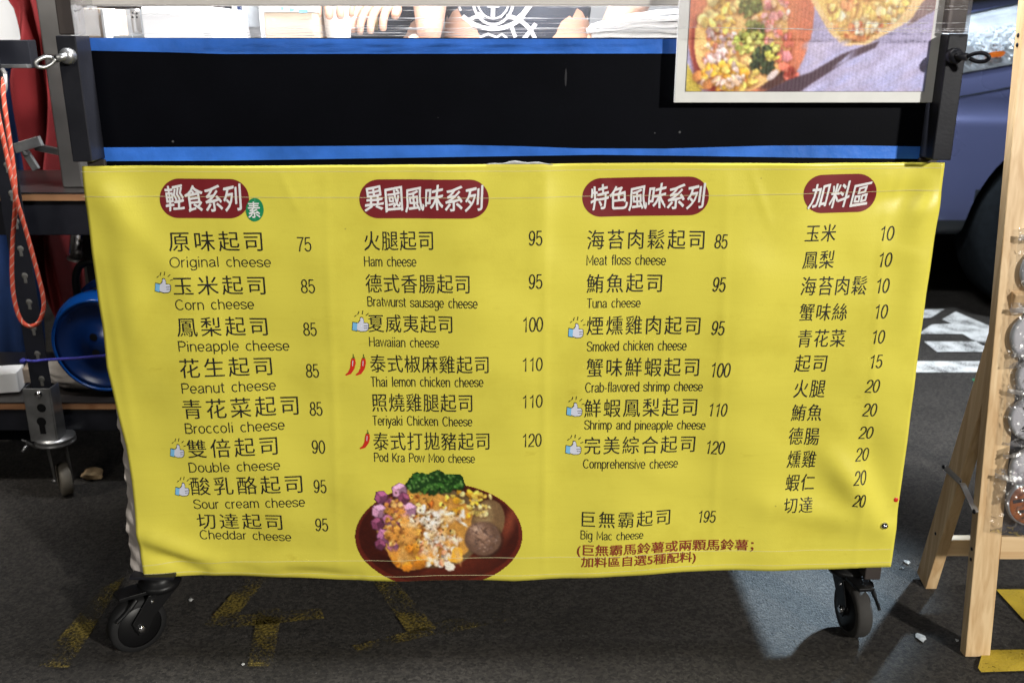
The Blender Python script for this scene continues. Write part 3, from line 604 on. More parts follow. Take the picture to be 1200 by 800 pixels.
def pill(x0, x1, y0, y1, tilt, m, name, lift, parent):
    """rounded badge printed on the sheet; tilt = px the right end sits higher"""
    cx, cy, w, h = (x0 + x1) / 2, (y0 + y1) / 2, (x1 - x0) / 2, (y1 - y0) / 2; r = min(w, h)
    xs = np.concatenate([-w + r * (1 - np.cos(np.linspace(0, np.pi / 2, 14))), np.linspace(-w + r, w - r, 26)[1:-1] if w > r + 1 else [], (w - r * (1 - np.cos(np.linspace(0, np.pi / 2, 14))))[::-1]])
    Pp = []
    for x in xs:
        e = max(0, abs(x) - (w - r)) / r; hh = h * math.sqrt(max(0, 1 - e * e))
        Pp.append([on_banner(at_y(cx + x, cy - tilt * x / (2 * w) + hh * k), lift) for k in np.linspace(-1, 1, 9)])
    b = MB(); b.grid(Pp); return b.build(name, m, parent)
for s, bx, ty, tx, off, sp, sh in [('輕食系列', (187.7, 293.5, 209, 255, 0), (247.5, 33), (196.4, 285.5), 0.028, 1.0, 0.0),
                        ('異國風味系列', (422, 573, 209.6, 254.7, 0), (247.7, 32), (428.8, 566), 0.028, 1.0, 0.02),
                        ('特色風味系列', (682.4, 830, 207.8, 253.2, 3), (247.2, 32), (691, 823.5), 0.028, 1.0, 0.03),
                        ('加料區', (939.5, 1026, 203.5, 248.4, 2), (243, 31.5), (944, 1013), 0.030, 1.05, 0.16)]:
    hb = pill(*bx, M['red_ink'], 'heading_badge', 0.0007, banner)
    lettering('heading_text', s, tx[0], tx[1], ty[0] + (1 if bx[4] else 0), ty[0] - bx[4] * 0.5, ty[1], M['white_ink'], sp, 0.0, sh, False, 0.0014, hb, None, 0.0135)
gb = pill(290, 310.7, 231, 258.3, 0, M['green_ink'], 'vegetarian_mark', 0.0013, banner)
lettering('mark_text', '素', 293.3, 307.2, 254, 253.8, 18.5, M['white_ink'], 1, 0.0, 0, False, 0.0019, gb, None, 0.012)

def icon(name, x, y, w, h, shapes, mats):
    """shapes: (material index, lift, polygon in unit box with y up)"""
    b = MB()
    for mi, lift, poly in shapes:
        b.add([on_banner(at_y(x + u * w, y - v * h), lift) for u, v in poly], [tuple(range(len(poly)))], mi)
    me = b.build(name, mats, banner); return me
HAND = [(.29, .06), (.55, -.02), (.84, .0), (.97, .08), (1.0, .22), (1.0, .40), (.92, .47), (.70, .47), (.71, .60), (.66, .76), (.56, .80), (.49, .76), (.50, .62), (.40, .50), (.28, .46)]
CUFF = [(.0, .08), (.27, .01), (.32, .46), (.03, .52)]
def grow(poly, k):
    c = np.mean(poly, 0); out = []
    for p in poly:
        d = np.array(p) - c; out.append(tuple(c + d * (1 + k / max(1e-3, np.hypot(*d)))))
    return out
def line(a, b_, w):
    a, b_ = np.array(a), np.array(b_); d = b_ - a; n = np.array([-d[1], d[0]]) / np.hypot(*d) * w
    return [tuple(a + n), tuple(b_ + n), tuple(b_ - n), tuple(a - n)]
THUMB = [(0, .0008, grow(HAND, .05)), (0, .0008, grow(CUFF, .05)), (1, .0011, HAND), (2, .0012, CUFF)]
THUMB += [(0, .0013, line(a, c, .018)) for a, c in [((.72, .30), (.98, .32)), ((.74, .17), (.97, .18))]]
THUMB += [(0, .0010, line(a, c, .022)) for a, c in [((.12, .86), (.26, .96)), ((.34, .98), (.42, 1.18)), ((.62, 1.0), (.66, 1.22)), ((.86, .92), (1.02, 1.06)), ((1.0, .70), (1.18, .76))]]
for x, y, w, h in [(183.8, 341, 18, 20), (201.5, 533, 16, 18.5), (207.3, 578, 15.5, 18), (414, 386, 18.5, 19.5), (666, 394, 17, 19.5), (664, 486, 17.5, 19), (662.8, 530.5, 17.5, 18.5)]:
    icon('thumb_icon', x, y, w, h, THUMB, [M['ink'], M['hand_ink'], M['cuff_ink']])
CHILI = [(.78, .86), (.93, .78), (.98, .58), (.86, .32), (.55, .08), (.12, .0), (.04, .05), (.30, .16), (.48, .36), (.54, .66), (.62, .82)]
CST = [(.66, .80), (.90, .80), (.86, .88), (.80, .90), (.80, 1.0), (.74, 1.02), (.74, .90)]
CHL = line((.72, .70), (.70, .45), .03)
for x, y, w, h in [(404.8, 438.6, 13, 25), (416.8, 438.6, 13, 25), (421.5, 524.2, 13, 22)]:
    icon('chilli_icon', x, y, w, h, [(0, .0009, CHILI), (1, .0011, CST), (2, .0011, CHL)], [M['chili_ink'], M['stem_ink'], M['hand_ink']])

def stitch(name, pts, w, lift, m):
    b = MB(); Pp = []
    N = 120
    for i in range(N + 1):
        x = pts[0][0] + (pts[-1][0] - pts[0][0]) * i / N; y = interp(pts, x)
        Pp.append([on_banner(at_y(x, y - w / 2), lift), on_banner(at_y(x, y + w / 2), lift)])
    b.grid(Pp); return b.build(name, m, banner)
stitch('stitched_seam', [(99, 229.5), (290, 230), (573, 231), (830, 228.5), (1099, 222)], 0.42, .0020, M['thread'])
stitch('stitched_seam', [(97, 201), (600, 200), (1103, 196)], 0.42, .0010, M['thread'])
stitch('stitched_seam', [(170, 658.5), (400, 652), (600, 650), (700, 648), (1043, 640)], 0.42, .0018, M['thread'])
stitch('stitched_seam', [(172, 668), (400, 671), (600, 670.5), (760, 664), (1043, 655.5)], 0.42, .0018, M['thread'])

# ---- the printed food pictures: painted into fine meshes as ink colours
class Canvas:
    def __init__(s, x0, x1, y0, y1, step, base, seed):
        s.xs = np.arange(x0, x1 + step / 2, step); s.ys = np.arange(y0, y1 + step / 2, step)
        s.X, s.Y = np.meshgrid(s.xs, s.ys); s.img = np.zeros(s.X.shape + (3,)); s.img[:] = base; s.a = np.zeros(s.X.shape, bool)
        s.r = np.random.default_rng(seed)
    def blob(s, cx, cy, rx, ry, col, rot=0.0, rag=0.12, var=0.06, soft=0.0, keep=True, lit=0.0, mask=None):
        c, n = math.cos(rot), math.sin(rot); dx, dy = s.X - cx, s.Y - cy
        u, v = (dx * c + dy * n) / rx, (-dx * n + dy * c) / ry; th = np.arctan2(v, u); r = np.hypot(u, v)
        e = 1 + rag * sum(s.r.normal() / (k ** 0.7) * np.sin(k * th + s.r.uniform(0, 6.3)) for k in (2, 3, 5, 8)) * 0.6
        m = r < e
        if mask is not None: m &= mask
        col = np.array(col, float) * (1 + var * s.r.normal())
        sh = (1 + lit * (-0.6 * u - 0.8 * v)) [..., None] if lit else 1.0
        nc = np.clip(np.broadcast_to(col, s.img.shape) * sh, 0, 1)
        if soft: k = np.clip((e - r) / soft, 0, 1)[..., None] * m[..., None]; s.img = s.img * (1 - k) + nc * k
        else: s.img[m] = nc[m]
        if keep: s.a |= m
        return m
    def bits(s, n, cx, cy, rx, ry, size, cols, asp=(0.5, 1), rag=0.25, lit=0.15, mask=None):
        for _ in range(n):
            t, q = s.r.uniform(0, 6.283), math.sqrt(s.r.uniform(0, 1)); k = s.r.uniform(*size)
            X0, Y0, a_, rt, cl = cx + rx * q * math.cos(t), cy + ry * q * math.sin(t), s.r.uniform(*asp), s.r.uniform(0, 3.14), cols[s.r.integers(len(cols))]
            if lit and k > 2.4:
                box = np.hypot(s.X - X0 - 0.6, s.Y - Y0 - 0.9) < k * 1.6; u, v = (s.X - X0 - 0.6) * math.cos(rt) + (s.Y - Y0 - 0.9) * math.sin(rt), -(s.X - X0 - 0.6) * math.sin(rt) + (s.Y - Y0 - 0.9) * math.cos(rt)
                e = np.hypot(u / (k * 1.12), v / (k * a_ * 1.15)); w = np.clip((1.35 - e) / 0.7, 0, 1) * 0.34 * box
                if mask is not None: w = w * mask
                s.img = s.img * (1 - w[..., None] * np.array([0.5, 0.72, 0.85]))
            s.blob(X0, Y0, k, k * a_, cl, rt, rag * 0.8, 0.10, soft=0.22, lit=lit * 1.5, mask=mask, keep=False)
            if lit and k > 3 and s.r.uniform() < 0.5:
                s.blob(X0 - k * 0.25, Y0 - k * 0.25, k * 0.22, k * 0.14, [min(1, c_ * 1.12 + 0.08) for c_ in cl], rt, 0.2, 0, soft=0.6, mask=mask, keep=False)
    def poly(s, pts, col, keep=True):
        m = np.zeros(s.X.shape, bool); n = len(pts)
        for i in range(n):
            (x1, y1), (x2, y2) = pts[i], pts[(i + 1) % n]
            if y1 == y2: continue
            m ^= ((s.Y > y1) != (s.Y > y2)) & (s.X < (x2 - x1) * (s.Y - y1) / (y2 - y1) + x1)
        s.img[m] = col
        if keep: s.a |= m
        return m
    def blur(s, n=1):
        for _ in range(n):
            for ax in (0, 1): s.img = 0.25 * np.roll(s.img, 1, ax) * 1 + 0.5 * s.img + 0.25 * np.roll(s.img, -1, ax)
    def grain(s, k):
        s.blur(1)
        for f in (0.35, 0.16, 0.7):
            a, b_, c_ = s.r.uniform(0, 6, 3); s.img *= (1 + 0.035 * np.sin(s.X * f + a + 2 * np.sin(s.Y * f * 0.8 + b_)) * np.sin(s.Y * f * 1.2 + c_))[..., None]
        s.img = np.clip(s.img * (1 + k * s.r.normal(size=s.X.shape)[..., None]), 0, 1)
    def mesh(s, name, m, parent, put, full=False):
        h, w = s.X.shape; idx = np.full(s.X.shape, -1); a = np.ones_like(s.a) if full else s.a
        q = a[:-1, :-1] & a[1:, :-1] & a[:-1, 1:] & a[1:, 1:]
        use = np.zeros_like(a); use[:-1, :-1] |= q; use[1:, :-1] |= q; use[:-1, 1:] |= q; use[1:, 1:] |= q
        idx[use] = np.arange(use.sum()); V = [put(x, y) for x, y in zip(s.X[use], s.Y[use])]
        J, I = np.nonzero(q); fs = list(zip(idx[J, I].tolist(), idx[J, I + 1].tolist(), idx[J + 1, I + 1].tolist(), idx[J + 1, I].tolist()))
        b = MB(); b.add(V, fs, 0, True); o = b.build(name, m, parent)
        lin = np.where(s.img <= 0.04045, s.img / 12.92, ((s.img + 0.055) / 1.055) ** 2.4)
        at = o.data.attributes.new('ink', 'FLOAT_COLOR', 'POINT'); cc = np.ones((use.sum(), 4)); cc[:, :3] = lin[use]; at.data.foreach_set('color', cc.ravel())
        return o
rgb = lambda r, g_, b_: (r / 255, g_ / 255, b_ / 255)
c = Canvas(412, 618, 543, 677, 0.8, rgb(90, 30, 20), 5)
pl = c.blob(515, 624, 97.5, 62, rgb(96, 34, 22), rag=0.0)
c.blob(515, 622, 93, 58, rgb(70, 24, 16), rag=0.0, keep=False); c.blob(520, 640, 80, 44, rgb(104, 40, 24), rag=0.02, soft=0.5, keep=False)
c.blob(597, 610, 10, 34, rgb(130, 60, 40), 0.35, rag=0.05, soft=0.8, keep=False, mask=pl)
c.blob(470, 655, 30, 10, rgb(48, 16, 12), 0.3, soft=0.6, keep=False, mask=pl)
c.blob(508, 615, 66, 46, rgb(120, 96, 66), rag=0.06)                        # potato skin under the filling
c.blob(500, 616, 56, 46, rgb(222, 160, 74), rag=0.12)
c.bits(70, 478, 592, 30, 34, (2.5, 6), [rgb(214, 130, 40), rgb(232, 170, 70), rgb(200, 110, 40)])
c.bits(110, 500, 622, 44, 36, (2.2, 6), [rgb(238, 178, 78), rgb(224, 150, 64), rgb(246, 212, 130), rgb(226, 170, 110), rgb(240, 226, 196)])
c.bits(46, 548, 588, 32, 17, (2.6, 5), [rgb(250, 214, 90), rgb(246, 196, 60), rgb(252, 232, 150), rgb(230, 168, 44)])
c.bits(10, 462, 606, 24, 10, (3, 5), [rgb(222, 150, 60)])
def cube(c, x, y, k, col, rot):
    P_ = lambda pts: [(x + k * (u * math.cos(rot) - v * math.sin(rot)), y + k * (u * math.sin(rot) + v * math.cos(rot))) for u, v in pts]
    c.poly(P_([(-1.08, -.75), (.15, -1.15), (1.12, -.6), (1.05, .75), (-.1, 1.2), (-1.1, .6)]), [q * .45 for q in col]); c.poly(P_([(-1, -.65), (.15, -1.05), (1.02, -.55), (-.1, -.1)]), [min(1, q * 1.18 + .04) for q in col])
    c.poly(P_([(-1, -.6), (-.12, -.05), (-.1, 1.05), (-1, .5)]), col); c.poly(P_([(-.05, -.05), (1, -.5), (.95, .65), (-.02, 1.05)]), [q * .74 for q in col])
for x, y, k, ro_, q in [(448, 578, 7, .2, 1), (458, 586, 6, .9, 3), (469, 571, 8, -.2, 2), (446, 594, 8, .1, 2), (456, 603, 6, .5, 0), (444, 608, 7, -.3, 3), (479, 594, 9, .12, 2), (466, 590, 6, -.5, 1), (452, 622, 8, .4, 0), (447, 632, 6, .8, 3), (464, 612, 6, -.3, 1), (462, 634, 6, .2, 0), (474, 580, 6, .7, 3)]:
    cube(c, x, y, k, [rgb(196, 122, 168), rgb(160, 84, 128), rgb(216, 156, 190), rgb(140, 70, 104)][q], ro_)
c.blob(511, 563, 33, 10, rgb(22, 50, 18), 0, 0.15); c.bits(46, 464, 606, 13, 30, (2.5, 5), [rgb(226, 158, 70), rgb(214, 140, 66), rgb(236, 186, 110)]); c.bits(110, 510, 562, 34, 12, (2.0, 4.2), [rgb(30, 70, 22), rgb(48, 98, 30), rgb(22, 50, 18), rgb(70, 120, 40)], rag=0.5); c.bits(40, 508, 562, 32, 13, (1, 2.5), [rgb(96, 150, 60), rgb(14, 36, 12), rgb(60, 110, 40)], rag=0.4)
for _ in range(40): c.blob(c.r.uniform(482, 541), c.r.uniform(553, 568), c.r.uniform(3.5, 6.5), c.r.uniform(3, 5), [rgb(34, 78, 26), rgb(54, 104, 36), rgb(24, 56, 20)][c.r.integers(3)], 0, 0.4)
c.bits(30, 512, 568, 30, 9, (1, 2), [rgb(110, 160, 70), rgb(16, 40, 12)])
c.bits(44, 510, 604, 28, 13, (2.6, 7), [rgb(248, 228, 200), rgb(240, 206, 170), rgb(252, 240, 226)], (0.3, 0.7))
c.bits(80, 514, 638, 22, 23, (2.4, 6), [rgb(250, 232, 210), rgb(244, 210, 180), rgb(255, 246, 236), rgb(232, 160, 120)], (0.35, 0.8))
c.bits(10, 480, 648, 18, 12, (4, 8), [rgb(236, 160, 50), rgb(228, 140, 40)])
c.blob(535, 648, 10, 7, rgb(246, 176, 60), 0.1, 0.3); c.blob(527, 660, 7, 5, rgb(250, 240, 225), 0.4, 0.4)
c.blob(572, 608, 19, 26, rgb(120, 92, 62), 0.2, 0.06); c.blob(568, 600, 14, 15, rgb(176, 148, 104), 0.2, 0.15, soft=0.6); c.bits(20, 562, 594, 14, 8, (2, 4), [rgb(240, 206, 110), rgb(248, 226, 160)])
c.blob(569, 631, 23, 21.5, rgb(58, 36, 28), 0.0, 0.04, soft=0.25); c.blob(566, 628, 22.5, 21, rgb(118, 88, 72), 0.0, 0.05, soft=0.1); c.blob(563, 624, 18, 17, rgb(158, 124, 104), 0.0, 0.08, soft=0.8); c.blob(559, 617, 9, 6, rgb(196, 166, 146), -0.5, 0.2, soft=0.95); [c.blob(c.r.uniform(552, 580), c.r.uniform(614, 642), c.r.uniform(4, 9), 0.8, rgb(104, 76, 62), c.r.uniform(0, 3), 0.3, soft=0.5) for _ in range(12)]
c.bits(60, 566, 626, 18, 18, (0.8, 3), [rgb(128, 100, 88), rgb(172, 142, 126), rgb(110, 84, 74)], (0.2, 0.6), lit=0)
c.bits(70, 492, 600, 44, 40, (0.6, 1.3), [rgb(40, 26, 12), rgb(70, 44, 18)], lit=0)
for _ in range(22): c.blob(c.r.uniform(462, 540), c.r.uniform(588, 652), c.r.uniform(5, 12), c.r.uniform(4, 9), [rgb(232, 168, 84), rgb(240, 190, 116), rgb(224, 150, 64), rgb(246, 214, 160)][c.r.integers(4)], c.r.uniform(0, 3), 0.3, 0.04, soft=0.85, keep=False, mask=pl)
for _ in range(16): c.blob(c.r.uniform(498, 545), c.r.uniform(598, 656), c.r.uniform(3, 7), c.r.uniform(2, 4), [rgb(252, 240, 224), rgb(246, 222, 196), rgb(255, 248, 240)][c.r.integers(3)], c.r.uniform(0, 3), 0.35, 0.03, soft=0.6, keep=False, mask=pl)
for x, y, k in [(485, 567, 9), (498, 559, 10), (513, 556, 10), (527, 559, 9), (538, 566, 8), (508, 570, 8), (524, 570, 7)]:
    c.blob(x, y, k, k * 0.85, rgb(26, 58, 20), 0, 0.25, soft=0.2); c.bits(26, x - 1, y - 2, k * 0.8, k * 0.6, (0.9, 2.1), [rgb(86, 136, 60), rgb(58, 104, 40), rgb(120, 160, 84), rgb(34, 70, 26)], lit=0)
c.bits(60, 492, 600, 46, 40, (0.6, 1.2), [rgb(52, 34, 16), rgb(84, 54, 24)], lit=0, mask=pl)
c.grain(0.05); c.a &= (c.Y < np.interp(c.X, [p[0] for p in BOT], [p[1] for p in BOT]) - 0.3)
c.mesh('food_picture', M['print'], banner, lambda x, y: on_banner(at_y(x, y), 0.0012))
b = MB(); p = on_banner(at_y(1033, 611), 0.0)
b.lathe([(0.0001, 0.006), (0.003, 0.0055), (0.0045, 0.003), (0.0062, 0.0012), (0.0062, 0.0)], p, (0.15, -1, 0.1), 16); b.build('fixing_screw', M['chrome'], banner)
b = MB(); p = on_banner(at_y(1049.5, 583), -0.001); b.lathe([(0.0001, 0.002), (0.0035, 0.0015), (0.0055, 0.0)], p, (0.3, -1, 0), 12); b.build('red_pin', M['chili_ink'], banner)

# ------------------------------------------------------------------ the food cart behind the banner
cart = thing('food_cart', 'black fronted market food cart with blue taped edges and black casters', 'food cart', (0, 1.6, 0))
YP = D + 0.010
def strip(pxs_top, pxs_bot, Y, n=60):
    Pp = []; x0, x1 = pxs_top[0][0], pxs_top[-1][0]
    for i in range(n + 1):
        x = x0 + (x1 - x0) * i / n
        Pp.append([at_y(x, interp(pxs_top, x), Y), at_y(x, interp(pxs_bot, x), Y)])
    return Pp
a0, a1, a2, a3 = at_y(95, 44.5, YP), at_y(1117, 44.5, YP), at_y(1117, 205, YP), at_y(95, 205, YP)
b = MB(); b.box(((a0.x + a1.x) / 2, YP + 0.006, (a0.z + a2.z) / 2), (a1.x - a0.x - 0.004, 0.012, a0.z - a2.z)); b.build('front_panel', M['black_board'], cart, 0.001)
zt = a0.z
b = MB(); b.grid(strip([(101, 44.6), (400, 45.6), (600, 45.8), (830, 46)], [(103, 59.5), (200, 61.5), (260, 63.5), (400, 63.3), (830, 63)], YP - 0.0012)); b.build('tape_strip', M['tape'], cart, label='blue tape along the top edge of the black panel')
b = MB(); b.grid(strip([(118.5, 173), (400, 171.2), (540, 170), (610, 171.5), (680, 174), (780, 174.3), (900, 170.8), (1000, 170.5), (1086, 172)], [(118.5, 189), (260, 188.4), (400, 186.2), (540, 184), (700, 181.6), (800, 182.6), (950, 185), (1086, 186.4)], YP - 0.0012)); b.build('tape_strip', M['tape'], cart, label='blue tape along the lower edge of the black panel')
b = MB(); Pp = []
for i in range(40):
    x = 570 + 78 * i / 39; hh = (1.6 + 3.4 * (i / 39) ** 0.8 + 1.1 * math.sin(i * 0.42 + 1)) * math.sin(math.pi * min(1, (i + 1) / 40) ** 0.8) + 0.4
    Pp.append([at_y(x, 193.5, D - 0.001), at_y(x, 193 - hh * 0.5, D - 0.007), at_y(x, 193 - hh, D - 0.003)])
b.grid(Pp); b.build('torn_tape', M['scrap_paper'], cart, label='crumpled scrap of white tape above the banner')
# side brackets (square tubes clamped over the uprights) and their wing bolts
YF = D - 0.036
for side, xl, xr, y0, y1 in ((-1, 64.4, 88.2, 42, 190), (1, 1112, 1135.4, 40, 188)):
    p, q = at_y(xl, y0, YF), at_y(xr, y0, YF); lo = at_y((xl + xr) / 2, y1, YF).z
    br = MB(); br.box(((p.x + q.x) / 2, YF + 0.022, (p.z + lo) / 2), (q.x - p.x, 0.044, p.z - lo)); bo = br.build('side_bracket', M['black_steel'], cart, 0.0016)
    cxm = (p.x + q.x) / 2
    up = MB(); up.box((cxm, YF + 0.024, (p.z + 0.001 + 2.05) / 2), (0.026, 0.026, 2.05 - p.z - 0.001)); up.box((cxm, YF + 0.024 + 0.03, (lo - 0.001 + 0.11) / 2), (0.026, 0.026, lo - 0.001 - 0.11)); up.build('upright_post', M['brown_tube'], cart, 0.002)
    w0 = at_y(81 if side < 0 else 1117, 66, YF); w = MB()
    dirv = Vector((-0.75, -0.62, -0.25)).normalized() if side < 0 else Vector((0.8, -0.6, -0.06)).normalized()
    w.lathe([(0.0001, 0.012), (0.0085, 0.012), (0.0105, 0.006), (0.0105, 0.0)], w0, (0, -1, 0), 18)
    w.tube([w0, w0 + Vector((0, -0.010, 0)), w0 + Vector((0, -0.012, 0)) + dirv * 0.012], 0.005, 10)
    e = w0 + Vector((0, -0.012, 0)) + dirv * 0.012; sv = dirv.cross(Vector((0, 1, 0.3))).normalized() * 0.004
    w.tube(catmull([e, e + dirv * 0.006 + sv, e + dirv * 0.016 + sv * 1.6, e + dirv * 0.024 + sv, e + dirv * 0.026, e + dirv * 0.022 - sv, e + dirv * 0.012 - sv * 1.3, e + dirv * 0.003 - sv * 0.4], 4), 0.0026, 8, closed=False)
    w.build('wing_bolt', M['zinc'] if side < 0 else M['black_steel'], bo)
# inner clear flange beside the left bracket, frame, worktop and shelf
xl, xr = at_y(96, 44.5, YP).x, at_y(1117, 44.5, YP).x
b = MB(); b.box(((xl + xr) / 2, YP + 0.30, zt - 0.018), (xr - xl, 0.56, 0.03)); b.build('worktop', M['steel'], cart, 0.002)
b = MB(); b.box(((xl + xr) / 2, YP + 0.30, 0.135), (xr - xl - 0.02, 0.55, 0.030)); b.build('bottom_shelf', M['black_board'], cart, 0.002)
for x in (xl + 0.015, xr - 0.015):
    b = MB(); b.box((x, YP + 0.30, 0.54), (0.006, 0.54, 0.74)); b.build('side_panel', M['black_board'], cart)
b = MB(); b.box(((xl + xr) / 2, YP + 0.56, 0.54), (xr - xl - 0.05, 0.006, 0.74)); b.build('back_panel', M['black_board'], cart)
for x in (xl + 0.013, xr - 0.013):
    b = MB(); b.box((x, YP + 0.58, 1.08), (0.026, 0.026, 1.94)); b.build('upright_post', M['brown_tube'], cart, 0.002)
p, q = at_y(95, 6.8, D + 0.03), at_y(1112, 6.8, D + 0.03)
b = MB(); b.box(((p.x + q.x) / 2, D + 0.045, p.z + 0.022), (q.x - p.x, 0.03, 0.044)); b.build('top_rail', M['alu'], cart, 0.002)
b = MB(); b.box(((xl + xr) / 2, D + 0.30, 2.07), (1.5, 0.9, 0.04)); b.build('canopy', M['white'], cart, 0.005)

def caster(axis_pos, yaw, r, mat_tread, pedal):
    """swivel caster: plate, raceway, fork, wheel (tread, bolt), brake pedal; wheel trails along yaw"""
    ax = Vector(axis_pos); d = Vector((math.cos(yaw), math.sin(yaw), 0)); s = Vector((-d.y, d.x, 0)); off = 0.044 if pedal == 1 else 0.034
    wc = Vector((ax.x, ax.y, r)) + d * off
    root = MB(); root.box((ax.x, ax.y, 0.1275), (0.07, 0.06, 0.005)); ro = root.build('caster', M['black_steel'], cart, 0.001)
    b = MB(); b.lathe([(0.0001, 0.030), (0.022, 0.030), (0.024, 0.024), (0.024, 0.016), (0.032, 0.014), (0.034, 0.008), (0.031, 0.002), (0.02, 0.0), (0.0001, 0.0)], (ax.x, ax.y, 0.095), (0, 0, 1), 28); b.build('raceway', M['black_plastic'], ro)
    b = MB()
    for k in (-1, 1):
        o = s * (0.018 * k); A = Vector((ax.x, ax.y, 0.097)) + o
        pts = [A - d * 0.024, A + d * 0.026, Vector((wc.x, wc.y, r + 0.012)) + o + d * 0.013, Vector((wc.x, wc.y, r - 0.012)) + o + d * 0.004, Vector((wc.x, wc.y, r - 0.010)) + o - d * 0.010, Vector((wc.x, wc.y, r + 0.012)) + o - d * 0.022]
        b.prism([q_ - s * 0.0015 for q_ in pts], s * 0.003)
    b.prism([Vector((ax.x, ax.y, 0.094)) + s * 0.0165 - d * 0.024, Vector((ax.x, ax.y, 0.094)) + s * 0.0165 + d * 0.024, Vector((ax.x, ax.y, 0.094)) - s * 0.0165 + d * 0.024, Vector((ax.x, ax.y, 0.094)) - s * 0.0165 - d * 0.024], (0, 0, 0.003)); b.build('fork', M['black_plastic'], ro, 0.0008)
    b = MB(); b.lathe([(0.010, -0.013), (r * 0.74, -0.013), (r * 0.78, -0.0105), (r * 0.78, 0.0105), (r * 0.74, 0.013), (0.010, 0.013)], wc, s, 40); b.lathe([(0.0001, -0.0165), (0.010, -0.0165), (0.0105, -0.012)], wc, s, 20); b.lathe([(0.0105, 0.012), (0.010, 0.0165), (0.0001, 0.0165)], wc, s, 20)
    b.build('wheel', M['black_plastic'], ro)
    b = MB(); b.lathe([(r * 0.77, -0.013), (r * 0.95, -0.0125), (r, -0.008), (r, 0.008), (r * 0.95, 0.0125), (r * 0.77, 0.013)], wc, s, 48); b.build('tyre', mat_tread, ro)
    for k in (-1, 1):
        b = MB(); b.lathe([(0.0001, 0.0045), (0.0050, 0.0045), (0.0066, 0.003), (0.0066, 0.0)], wc + s * 0.0196 * k, s * k, 6); b.build('axle_bolt', M['chrome'], ro)
        b = MB(); b.lathe([(0.0001, 0.003), (0.0022, 0.0028), (0.003, 0.0)], Vector((ax.x, ax.y, 0.086)) + d * 0.022 + s * 0.0196 * k, s * k, 10); b.build('rivet', M['chrome'], ro)
    if pedal:
        b = MB(); e = Vector((ax.x, ax.y, 0.098)) + d * 0.040
        b.prism([e + s * 0.017 - d * 0.02, e + s * 0.017 + d * 0.016 + Vector((0, 0, .004)), e + s * 0.013 + d * 0.030 + Vector((0, 0, .002)), e - s * 0.013 + d * 0.030 + Vector((0, 0, .002)), e - s * 0.017 + d * 0.016 + Vector((0, 0, .004)), e - s * 0.017 - d * 0.02], (0, 0, 0.006))
        b.tube(catmull([e + s * 0.018 + d * 0.005, e + s * 0.020 + d * 0.022 + Vector((0, 0, -.014)), e + s * 0.020 + d * 0.040 + Vector((0, 0, -.026))], 5), [0.004] * 5 + [0.003] * 6, 8)
        b.build('brake_pedal', M['black_plastic'], ro, 0.001)
    return ro
caster((-0.572, 1.333, 0), R(222), 0.0455, M['black_rubber'], 1)
caster((0.560, 1.378, 0), R(276), 0.046, M['rubber'], 2)
caster((-0.567, 1.84, 0), R(200), 0.0455, M['rubber'], 0)
caster((0.592, 1.84, 0), R(150), 0.0455, M['rubber'], 0)

# ------------------------------------------------------------------ photo board hung over the front panel
YB = D - 0.012
bw0, bw1, bb = at_y(791.8, 120.5, YB), at_y(1091, 120.5, YB), at_y(900, 120.5, YB).z
BH = 0.36; BT = bb + BH
bx0, bx1 = bw0.x - 0.002, bw1.x + 0.003
board = thing('photo_board', 'white edged board with a large photo of loaded baked potatoes on the cart', 'poster board', ((bx0 + bx1) / 2, YB, bb))
b = MB(); mg = 0.0145
b.box(((bx0 + bx1) / 2, YB + 0.003, (bb + BT) / 2), (bx1 - bx0, 0.006, BH)); b.build('backing', M['foam'], board, 0.0008)
c = Canvas(799, 1092, -190, 111.5, 1.15, rgb(168, 160, 198), 11)
YI = YB - 0.0012
px2 = lambda x, y: (x, y)
c.poly([(780, -200), (1120, -200), (1120, -60), (780, -40)], rgb(120, 96, 92)); c.img += 0.02 * np.sin(c.X * 0.11 + c.Y * 0.05)[..., None]
c.poly([(790, 70), (800, 80), (820, 113), (790, 113)], rgb(190, 168, 70)); c.poly([(790, -40), (826, -40), (800, 34), (790, 44)], rgb(106, 104, 74))
c.blob(872, 28, 76, 100, rgb(196, 112, 84), 0.0, 0.01); c.blob(868, 30, 70, 94, rgb(222, 138, 96), 0.0, 0.02, soft=0.3)
c.blob(840, 96, 40, 24, rgb(140, 44, 40), 0.5, 0.05, soft=0.4); c.blob(812, 62, 12, 44, rgb(136, 52, 52), -0.12, 0.04, soft=0.5)
c.poly([(893, 113), (925, 97), (952, 88), (985, 68), (1000, 62), (1030, 52), (1026, 60), (992, 76), (950, 104), (938, 113)], rgb(72, 52, 66))
c.blob(905, 98, 22, 14, rgb(80, 48, 46), -0.5, 0.1, soft=0.4)
c.blob(863, 50, 58, 62, rgb(230, 186, 120), 0.1, 0.07); c.bits(170, 862, 46, 50, 58, (2.8, 6.5), [rgb(236, 200, 130), rgb(240, 180, 100), rgb(228, 170, 120), rgb(244, 214, 160)])
c.bits(80, 838, 60, 22, 26, (2.4, 5.5), [rgb(226, 196, 200), rgb(232, 208, 206), rgb(210, 170, 176), rgb(216, 128, 100)])
c.bits(46, 897, 24, 22, 32, (3, 6.5), [rgb(232, 160, 160), rgb(240, 184, 176), rgb(214, 130, 130), rgb(236, 196, 150)])
c.bits(20, 912, 64, 10, 24, (4, 8), [rgb(228, 140, 150), rgb(236, 180, 110), rgb(214, 110, 90)])
c.bits(26, 832, 22, 22, 20, (4, 8), [rgb(242, 208, 110), rgb(236, 190, 90), rgb(250, 226, 150)])
